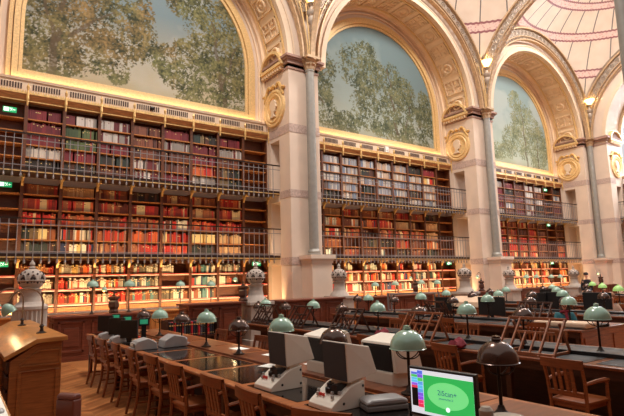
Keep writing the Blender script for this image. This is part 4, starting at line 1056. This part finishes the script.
# ================================================================== counters at the back
def counter(x0, x1, y0, y1, h, label, m=None, n=3):
    t = thing('panelled_counter', ((x0+x1)/2, (y0+y1)/2, 0), label, 'counter', 'panelled wooden counters'); hx = (x1-x0)/2; hy = (y1-y0)/2; m = m or dwood
    s = MB(); s.box(-hx, hx, -hy, hy, .1, h-.05); s.box(-hx-.02, hx+.02, -hy-.02, hy+.02, 0, .12); s.build('body', m, t)
    s = MB(); s.box(-hx-.06, hx+.06, -hy-.06, hy+.06, h-.05, h); s.build('worktop', m, t, bevel=.01)
    w = 2*hx/n
    for k in range(n):
        s = MB(); a = -hx+w*k+.08; b = a+w-.16
        for q in ((a, b, .2, .25), (a, b, h-.17, h-.12), (a, a+.05, .2, h-.12), (b-.05, b, .2, h-.12)): s.box(q[0], q[1], -hy-.025, -hy, q[2], q[3])
        s.box(a+.12, b-.12, -hy-.02, -hy, .34, h-.28); s.build('front_panel', m, t, bevel=.005)
    for sy in (-1,):
        s = MB(); s.box(-hx-.025, -hx, -hy+.1, hy-.1, .25, h-.15); s.build('side_panel', m, t)
mred = wood('red_mahogany', (112, 56, 36), .4)
counter(1.9, 4.1, 13.0, 13.7, 1.04, 'dark panelled counter at the far left behind the reader table', mred, 3)
counter(4.75, 6.2, 12.0, 12.7, 1.22, 'dark panelled counter left of the second stone post', mred, 2)
counter(7.4, 9.6, 11.95, 12.6, 1.2, 'dark panelled counter between the second stone post and first pier', mred, 3)
counter(4.4, 8.4, 14.1, 14.7, 1.0, 'plain wooden counter with two lit green lamps under the leftmost arch', shelfw, 4)
counter(11.4, 14.6, 12.8, 13.5, 1.12, 'panelled counter under the middle arch, behind the grey rack', mred, 4)
counter(16.3, 18.3, 12.6, 13.3, 1.1, 'panelled counter in front of the second pier', mred, 3)
counter(20.6, 24.2, 13.0, 13.6, 1.12, 'panelled counter under the farthest arch', mred, 4)
counter(25.9, 29.5, 12.8, 13.4, 1.1, 'panelled counter in front of the corner pier', mred, 4)
bl = [(93, 279, 13.3, 1.04, 'far left counter, left one'), (129.5, 279, 13.3, 1.04, 'far left counter, right one'), (180.5, 280, 14.4, 1.0, 'plain counter under the leftmost arch, left one'), (211, 280, 14.4, 1.0, 'plain counter under the leftmost arch, right one'),
      (375, 281, 13.15, 1.12, 'middle arch counter, leftmost'), (395, 280, 13.15, 1.12, 'middle arch counter, second'), (421, 279, 13.15, 1.12, 'middle arch counter, third'), (437, 279, 13.15, 1.12, 'middle arch counter, rightmost'),
      (526, 274, 13.3, 1.12, 'farthest arch counter, leftmost'), (536, 274, 13.3, 1.12, 'farthest arch counter, second'), (551, 274, 13.3, 1.12, 'farthest arch counter, third'), (560, 274, 13.3, 1.12, 'farthest arch counter, rightmost')]
for px, py, Y, zb, lab in bl:
    p = at_y(px, py, Y); table_lamp('green', p.x, p.y, zb, p.z, 'pale green dome lamp on the '+lab, 'green lamps on the back counters', lit=True, R=.14)

# gooseneck lamps
def gooseneck(x, y, z0, h, reach, rz, label, sc=1., tilt=.5, shade=None):
    t = thing('gooseneck_lamp', (x, y, z0), label, 'lamp', 'gooseneck reading lamps', rz)
    pts = [(0, 0, 0), (0, 0, h*.6)]+[(reach/2-reach/2*math.cos(a), 0, h*.72+reach*.5*math.sin(a)) for a in [PI*k/10 for k in range(0, 10)]]+[(reach, 0, h*.7)]
    s = MB(); s.tube(pts, .011*sc, 8); s.build('curved_arm', mat('aged_brass', (128, 104, 84), .35, .6), t, True)
    s = MB(); s.lathe([(.06*sc, 0), (.06*sc, .012), (.025, .03), (.018, .07), (.03, .09), (.012, .12)], 16); s.build('foot', dmetal, t, True)
    s = MB(); s.lathe(dome_prof(.085*sc, .12*sc), 20)
    M = Matrix.Translation((reach, 0, h*.7-.1*sc)) @ Matrix.Rotation(-tilt, 4, 'Y'); s.v = [tuple(M @ Vector(v)) for v in s.v]; s.build('lamp_shade', shade or green_en, t, True)
    s = MB(); s.lathe([(0, -.03), (.035, 0), (0, .04)], 10); s.v = [tuple(M @ Vector(v)) for v in s.v]; s.build('bulb', bulb_m, t, True)
    l = bpy.data.lights.new('lamp_light', 'POINT'); l.energy = 3; l.color = (1, .7, .35); l.shadow_soft_size = .04
    lo = bpy.data.objects.new('lamp_light', l); COL.objects.link(lo); lo.location = M @ Vector((0, 0, -.05)); lo.parent = t
gooseneck(.92, 7.25, 1.16, .54, .36, PI, 'arched gooseneck lamp on the catalogue cabinet, nearer one', 1., -.5)
gooseneck(.86, 8.9, 1.16, .54, .36, PI, 'arched gooseneck lamp on the catalogue cabinet, farther one at the left edge', 1., -.5)
def newel(px, py, Y, zb, lab, flip):
    p = at_y(px, py, Y)
    s = MB(); s.box(-.09, .09, -.09, .09, 0, .05); s.lathe([(.12, .05), (.09, .1), (.13, .16), (.12, .28), (.09, .32), (.14, .36), (.14, .4), (.0, .44)], 4)
    o = s.build('turned_lamp_post', dwood, loc=(p.x, p.y, zb)); tag(o, 'dark square wooden lamp post '+lab, 'post', 'dark wooden lamp posts')
    gooseneck(p.x, p.y, zb+.43, .3, .24, PI if flip else 0, 'small green gooseneck lamp '+lab, .8, .3)
newel(113.5, 310, 13.2, 1.04, 'on the far left counter', True); newel(243, 297, 12.3, 1.21, 'beside the second stone post', True)
newel(416, 297, 13.1, 1.12, 'on the middle arch counter', True); newel(482, 293, 12.9, 1.1, 'before the second pier', True)
newel(601, 281, 13.0, 1.1, 'before the corner pier', True)

# ================================================================== catalogue cabinet at the left
t = thing('catalogue_cabinet', (0, 0, 0), 'large oak catalogue cabinet with sloping desk top at the left edge', 'cabinet')
xa, xb, ya, yb2 = .54, 1.06, 6.6, 10.2
s = MB(); s.prism([(xa, 0), (xb, 0), (xb, 1.12), (.80, 1.1), (xa, .93)], 'y', ya, yb2); s.prism([(-.1, 0), (xa, 0), (xa, .93), (.2, 1.1), (-.1, 1.1)], 'y', ya+.6, yb2); s.build('carcass', owood, t, bevel=.006)
s = MB(); s.prism([(xb+.05, 1.12), (xb+.05, 1.17), (.79, 1.16), (xa-.06, .99), (xa-.06, .94), (.80, 1.11)], 'y', ya-.06, yb2); s.build('desk_top', wood('honey_oak', (176, 118, 62), .28), t, bevel=.006)
s = MB()
for q in ((.62, 1.04, .02, .06), (.62, 1.04, .76, .8), (.62, .66, .02, .8), (1.0, 1.04, .02, .8)): s.box(q[0], q[1], ya-.02, ya, q[2]+.05, q[3])
s.build('end_panel_moulding', owood, t, bevel=.004)
s = MB()
for (p, q) in (((.64, .88), (.82, 1.02)), ((.82, 1.02), (1.04, 1.02)), ((1.04, 1.02), (1.04, .86)), ((1.04, .86), (.64, .86))): s.bar((p[0], ya-.008, p[1]), (q[0], ya-.008, q[1]), .018, .018)
s.build('upper_moulding', owood, t)
s = MB()
for k in range(9): s.box(xa-.015, xa, ya+.1+k*.0, ya+.12, .1, .9)
for k in range(5): s.box(xa-.03, xa, ya+.02, ya+.55, .12+k*.17, .25+k*.17)
s.build('drawer_front', dwood, t, bevel=.004)
# near desk corner with white paper, bottom left
t = thing('side_desk', (.2, 5.0, 0), 'corner of a pale-edged desk at the bottom left corner', 'desk')
s = MB(); s.box(-.7, .22, -.8, 1.2, .7, .74); s.build('desktop', owood, t)
for a in (-.65, .17):
    for b in (-.75, 1.15): s = MB(); s.box(a-.03, a+.03, b-.03, b+.03, 0, .7); s.build('leg', owood, t)
s = MB(); s.box(-.2, .4, 4.4, 6.1, .742, .748); o = s.build('paper_sheet', paper); tag(o, 'white sheet on the desk at the bottom left corner', 'paper')
s = MB(); s.lathe([(0, .035), (.03, .032), (.045, .015), (.045, 0)], 16, c=(0, 0, 0)); o = s.build('computer_mouse', silver, loc=(.34, 4.9, .75), smooth=True); tag(o, 'small grey rounded mouse on the white sheet, bottom left corner', 'mouse')

# ================================================================== odds and ends on the tables
t = thing('metal_book_trolley', (0, 0, 0), 'grey metal book trolley with three shelves before the middle counter', 'trolley')
p0, p1 = Vector((10.6, 10.9, 0)), Vector((11.9, 10.2, 0))
cdir = (p1-p0).normalized(); nrm = Vector((-cdir.y, cdir.x, 0))*.35
greym = mat('grey_painted_metal', (142, 134, 132), .5, .3)
for P_ in (p0, p1):
    for q in (Vector((0, 0, 0)), nrm): s = MB(); s.bar(P_+q+Vector((0, 0, .08)), P_+q+Vector((0, 0, 1.28)), .04); s.build('upright', greym, t)
    s = MB(); s.lathe([(0, 0), (.04, .0), (.04, .07), (0, .07)], 10, c=(P_.x, P_.y, 0)); s.build('caster', black, t)
for z in (.3, .75, 1.24):
    s = MB(); a, b = p0, p1; s._add([a+Vector((0,0,z)), b+Vector((0,0,z)), b+nrm+Vector((0,0,z)), a+nrm+Vector((0,0,z)), a+Vector((0,0,z+.04)), b+Vector((0,0,z+.04)), b+nrm+Vector((0,0,z+.04)), a+nrm+Vector((0,0,z+.04))], [(0,3,2,1),(4,5,6,7),(0,1,5,4),(1,2,6,5),(2,3,7,6),(3,0,4,7)]); s.build('shelf', greym, t)
cush = mat('tan_foam', (206, 176, 148), .8, var=.05)
s = MB(); s.prism([(-.35, 0), (-.3, .16), (.1, .3), (.35, .3), (.4, 0)], 'y', -.75, .75); o = s.build('book_cushion', cush, loc=(12.75, 9.6, TZ+.06), bevel=.02); tag(o, 'wide tan foam book cushion on the fourth long table', 'cushion')
s = MB(); s.box(-.2, .2, -.5, .5, 0, .1); o = s.build('book_cushion', cush, loc=(9.25, 5.0, TZ+.01), bevel=.03); tag(o, 'flat pale foam cushion beyond the nearest slatted stand', 'cushion')
def things_books(x, y, n, z, label, cols, group, rz=0):
    for k in range(n):
        rgb = cols[k % len(cols)]; o = bpy.data.objects.new('binder', book_mesh(rgb)); COL.objects.link(o); o.location = (x+.055*k*math.cos(rz), y+.055*k*math.sin(rz), z); o.rotation_euler.z = rz; o.scale = (.05, .25, .3)
        tag(o, label % ORD[k], 'binder', group)
t = thing('low_bookshelf', (4.3, 10.6, 0), 'low dark shelf holding binders at the far end of the reader table', 'shelf')
s = MB(); s.box(-.6, .6, 0, .35, .55, .6); s.build('shelf', dwood, t)
for a in (-.6, .56): s = MB(); s.box(a, a+.04, 0, .35, 0, .95); s.build('side_panel', dwood, t)
s = MB(); s.box(-.6, .6, .33, .36, .0, .95); s.build('back_panel', dwood, t)
things_books(3.76, 10.62, 19, .602, 'binder on the low dark shelf, %s from the left', [(30, 30, 34), (30, 30, 34), (190, 30, 40), (40, 44, 60), (24, 24, 26), (200, 40, 50), (90, 90, 96)], 'binders on the low shelf')
rb = mat('red_cloth', (120, 18, 36), .8)
for (x, y, z, lab) in ((5.95, 6.35, TZ+.01, 'small crumpled red cloth bag between the book stands'), (5.7, 4.6, TZ+.01, 'dark red cloth bag behind the nearest bronze lamp')):
    s = MB(); s.lathe([(0, 0), (.16, .01), (.19, .06), (.14, .13), (.05, .16), (0, .155)], 14); s.v = [(a*.7*(1.2+.2*math.sin(b*20)), b*.5, c_*.7*(1+.3*math.sin(a*30))) for a, b, c_ in s.v]; o = s.build('cloth_bag', rb, loc=(x, y, z), smooth=True); tag(o, lab, 'bag', 'red cloth bags')
for k, (x, y) in enumerate([(2.95, 5.0), (3.5, 5.9), (3.45, 6.8), (3.5, 4.9)]):
    s = MB(); s.box(-.1, .1, -.14, .14, 0, .004); o = s.build('paper_sheet', paper, loc=(x+.02, y, TZ+.034 if x < 3.2 else TZ+.005), rotz=random.uniform(-.5, .5)); tag(o, 'white paper slip on the reader table, %s from the front' % ORD[k], 'paper', 'paper slips on the reader table')
s = MB(); s.tube([(-.1, 0, .01), (0, .06, .012), (.12, -.02, .01), (.26, .04, .01), (.36, -.03, .01)], .008, 6); o = s.build('power_cable', silver, loc=(2.85, 3.7, TZ+.004)); tag(o, 'loose grey cable between the two front microfilm readers', 'cable')
for (r, y, w, lab) in ((2, 8.6, .5, 'third long table'), (3, 7.9, .5, 'fourth long table'), (4, 9.5, .5, 'fifth long table')):
    o, _ = monitor(ROWX[r]+.45, y, PI, w, .34, .12, 'black monitor on the %s seen from behind' % lab, black, 'monitors on the reading tables')
for k, (x, y, r) in enumerate([(10.2, 7.2, 2), (13.4, 7.4, 3), (13.35, 6.3, 3)]):
    monitor(x, y, 0, .7, .42, .06, 'wide black monitor in front of the seated readers, %s from the left' % ORD[k], black, 'monitors before the readers')

# ================================================================== people
def skin_mesh(name, chains, m, parent, root=0, sub=2):
    import bmesh
    bm = bmesh.new(); lay = bm.verts.layers.skin.verify(); vm = {}
    for key, (p, rr) in chains['v'].items():
        v = bm.verts.new(p); v[lay].radius = rr if isinstance(rr, tuple) else (rr, rr); vm[key] = v
    for a, b in chains['e']: bm.edges.new((vm[a], vm[b]))
    bm.verts.ensure_lookup_table(); bm.verts[0][lay].use_root = True
    me = bpy.data.meshes.new(name); bm.to_mesh(me); bm.free(); me.materials.append(m)
    o = bpy.data.objects.new(name, me); COL.objects.link(o); o.parent = parent
    sk = o.modifiers.new('skin', 'SKIN'); sk.use_smooth_shade = True; sd = o.modifiers.new('sub', 'SUBSURF'); sd.levels = sd.render_levels = sub
    return o
def person(x, y, rz, seated, label, cloth, trous, hairc, glasses=False, long_hair=False, scarf=None, arms='desk'):
    t = thing('person', (x, y, 0), label, 'person', rotz=rz); t.scale = (.88,)*3 if seated else (.97,)*3     # faces +x
    dz = 0 if not seated else -.44
    hip = .92+dz; sh = 1.42+dz; V = {}; E = []
    V['pelvis'] = ((0, 0, hip), (.13, .15)); V['waist'] = ((0.0, 0, hip+.18), (.11, .13)); V['chest'] = ((.02, 0, hip+.38), (.12, .16)); V['neck0'] = ((.02, 0, sh+.05), .06); V['neck'] = ((.035, 0, sh+.11), .052); V['head0'] = ((.05, 0, sh+.18), (.075, .068)); V['head'] = ((.05, 0, sh+.27), (.095, .075)); V['crown'] = ((.04, 0, sh+.33), (.07, .06))
    E += [('pelvis', 'waist'), ('waist', 'chest'), ('chest', 'neck0'), ('neck0', 'neck'), ('neck', 'head0'), ('head0', 'head'), ('head', 'crown')]
    J = {}
    for s_, n in ((1, 'l'), (-1, 'r')):
        V['sh'+n] = ((.02, s_*.17, sh-.01), .055); 
        if arms == 'desk': el = (.1, s_*.24, sh-.28); wr = (.34, s_*.14, .8); hd = (.41, s_*.11, .8)
        else: el = (-.02, s_*.23, sh-.29); wr = (.06, s_*.24, sh-.54); hd = (.08, s_*.23, sh-.62)
        V['el'+n] = (el, .042); V['wr'+n] = (wr, .028); V['hd'+n] = (hd, .034)
        E += [('chest', 'sh'+n), ('sh'+n, 'el'+n), ('el'+n, 'wr'+n), ('wr'+n, 'hd'+n)]
        J[n] = (Vector(el), Vector(wr), Vector(hd))
        if seated: kn = (.44, s_*.12, .5); an = (.42, s_*.12, .08); ft = (.56, s_*.13, .04)
        else: kn = (.03, s_*.1, .5); an = (0, s_*.1, .08); ft = (.14, s_*.12, .04)
        V['hp'+n] = ((.01, s_*.1, hip-.03), .09); V['kn'+n] = (kn, .06); V['an'+n] = (an, .042); V['ft'+n] = (ft, .04)
        E += [('pelvis', 'hp'+n), ('hp'+n, 'kn'+n), ('kn'+n, 'an'+n), ('an'+n, 'ft'+n)]
        J['leg'+n] = (Vector(V['hp'+n][0]), Vector(kn), Vector(an), Vector(ft))
    body = skin_mesh('body', dict(v=V, e=E), skin, t)
    for s_, n in ((1, 'l'), (-1, 'r')):
        el, wr, hd = J[n]; d = (hd-wr).normalized(); sd = Vector((0, 1, 0))
        for k in range(5):
            if k < 4:
                o_ = hd+sd*(k-1.5)*.019; ln = [.07, .08, .075, .06][k]; pts = [o_-d*.01, o_+d*ln*.5, o_+d*ln+Vector((0, 0, -.025))]
            else: o_ = wr+d*.03-sd*s_*.025; pts = [o_, o_-sd*s_*.03+d*.03, o_-sd*s_*.035+d*.06]
            s = MB(); s.tube(pts, [.009, .0085, .006], 6); s.build('finger', skin, t, True)
    # clothing follows the body
    CV = {k: (V[k][0], tuple(q+.018 for q in (V[k][1] if isinstance(V[k][1], tuple) else (V[k][1],)*2))) for k in ('pelvis', 'waist', 'chest', 'neck0', 'shl', 'shr', 'ell', 'elr')}
    for n in 'lr': CV['wr'+n] = (tuple(J[n][0].lerp(J[n][1], .9)), .042)
    CE = [('pelvis', 'waist'), ('waist', 'chest'), ('chest', 'neck0'), ('chest', 'shl'), ('chest', 'shr'), ('shl', 'ell'), ('shr', 'elr'), ('ell', 'wrl'), ('elr', 'wrr')]
    skin_mesh('jacket', dict(v=CV, e=CE), cloth, t)
    TV = {'pelvis': (V['pelvis'][0], (.145, .165))}
    for n in 'lr':
        TV['hp'+n] = (V['hp'+n][0], .105); TV['kn'+n] = (V['kn'+n][0], .075); TV['an'+n] = (V['an'+n][0], .058)
    skin_mesh('trousers', dict(v=TV, e=[('pelvis', 'hpl'), ('pelvis', 'hpr'), ('hpl', 'knl'), ('hpr', 'knr'), ('knl', 'anl'), ('knr', 'anr')]), trous, t)
    for n in 'lr':
        a, f = J['leg'+n][2], J['leg'+n][3]; s = MB(); s.tube([a+Vector((-.05, 0, -.045)), a+Vector((.02, 0, -.035)), f+Vector((.05, 0, -.01))], [.035, .045, .03], 8); s.build('shoe', black, t, True)
    hz = sh+.27
    s = MB(); s.lathe([(0, -.02), (.016, -.015), (.02, 0), (.012, .03), (0, .04)], 8, c=(.15, 0, hz-.03)); s.build('nose', skin, t, True)
    for s_ in (-1, 1):
        s = MB(); s.lathe([(0, -.011), (.011, 0), (0, .011)], 8, c=(.132, s_*.032, hz+.0)); s.build('eye', black, t, True)
        s = MB(); s.lathe([(0, -.03), (.018, -.01), (.02, .015), (0, .03)], 8, c=(.045, s_*.088, hz-.02)); s.build('ear', skin, t, True)
    s = MB(); s.box(.132, .142, -.025, .025, hz-.075, hz-.065); s.build('mouth', rb, t)
    s = MB(); n = 16; pr = [(math.sin(PI*k/12)*.112, .115*math.cos(PI*k/12)) for k in range(0, 8)]
    s.lathe([(max(.001, r), z) for r, z in pr], n, c=(.03, 0, hz+.035), closed=False)
    if long_hair: s.lathe([(.1, .02), (.11, -.08), (.1, -.2), (.06, -.26)], n, c=(-.01, 0, hz), closed=False)
    s.build('hair', mat('hair_%d' % hairc[0], hairc, .7, var=.2), t, True)
    if glasses:
        s = MB()
        for s_ in (-1, 1):
            s.tube([(.15, s_*.034+.024*math.cos(2*PI*k/12), hz+.02*math.sin(2*PI*k/12)) for k in range(13)], .003, 5); s.tube([(.15, s_*.058, hz+.01), (.05, s_*.09, hz+.01)], .003, 5)
        s.build('spectacles', black, t)
    if scarf:
        s = MB(); s.tube([(.02+.085*math.cos(2*PI*k/14), .085*math.sin(2*PI*k/14), sh+.07+.01*math.sin(k)) for k in range(15)], .035, 8); s.tube([(.1, .03, sh+.05), (.16, .05, sh-.1), (.16, .05, sh-.28)], [.035, .04, .03], 8); s.build('scarf', scarf, t, True)
cl = lambda n, c: mat(n, c, .85, var=.15)
p = at_x(564, 306, 11.1)
chair_for = []
def seat_chair(x, y, rz, lab): chair(x, y, rz, lab, 'occupied chairs')
person(10.9, 5.85, PI+.45, True, 'seated reader with glasses, teal jacket and dark red scarf', cl('teal_cloth', (40, 96, 104)), cl('dark_cloth', (34, 34, 44)), (70, 48, 38), True, True, cl('crimson_cloth', (120, 26, 40)))
seat_chair(10.9, 5.85, PI+.45, 'wooden armchair under the seated reader with glasses')
p = at_y(585, 270, 12.2)
person(p.x, 12.2, -2.2, False, 'dark-clothed person standing beside the farthest stone post', cl('black_cloth', (26, 24, 30)), cl('dark_cloth', (34, 34, 44)), (40, 26, 22), arms='down')
p = at_x(537, 297, 14.2)
person(14.1, p.y, PI+.3, True, 'seated reader with reddish brown hair left of the glasses-wearing reader', cl('brown_cloth', (110, 70, 50)), cl('dark_cloth', (34, 34, 44)), (126, 66, 40), False, True)
seat_chair(14.1, p.y, PI+.3, 'wooden armchair under the reader with reddish brown hair')
p = at_x(611, 292, 14.2)
person(14.15, p.y, PI+.7, True, 'seated reader in beige near the right edge of the view', cl('beige_cloth', (190, 160, 140)), cl('dark_cloth', (34, 34, 44)), (150, 110, 80), False, False)
seat_chair(14.15, p.y, PI+.7, 'wooden armchair under the reader in beige near the right edge')
p = at_x(590, 298, 11.2)

# ================================================================== light
s = MB(); s.box(-4.3, -4, -4, YF, 0, 8.6); struct(s.build('wall_left', wood('panelled_wall', (120, 76, 48), .6)))
s = MB(); s.box(-4.3, 36, -4.3, -4, 0, 8.6); struct(s.build('wall_front', MATS['panelled_wall']))
area('window_daylight', (XE+3.2, CYE, 11.5), (20, CYE, 8), 7, 4, 1500, (.85, .92, 1))
w = bpy.data.worlds.new('world'); SC.world = w; w.use_nodes = True
bg = w.node_tree.nodes['Background']; bg.inputs[0].default_value = (.96, .93, .92, 1); bg.inputs[1].default_value = .7
for (xa, xb) in domes:
    c = (xa+xb)/2
    area('oculus_daylight', (c, CYE, 17.4), (c, CYE+.01, 0), 2.6, 2.6, 1400, (1, .96, .91))
SC.view_settings.view_transform = 'Standard'; SC.view_settings.look = 'None'; SC.view_settings.exposure = .15; SC.view_settings.gamma = 1; SC.view_settings.use_curve_mapping = False
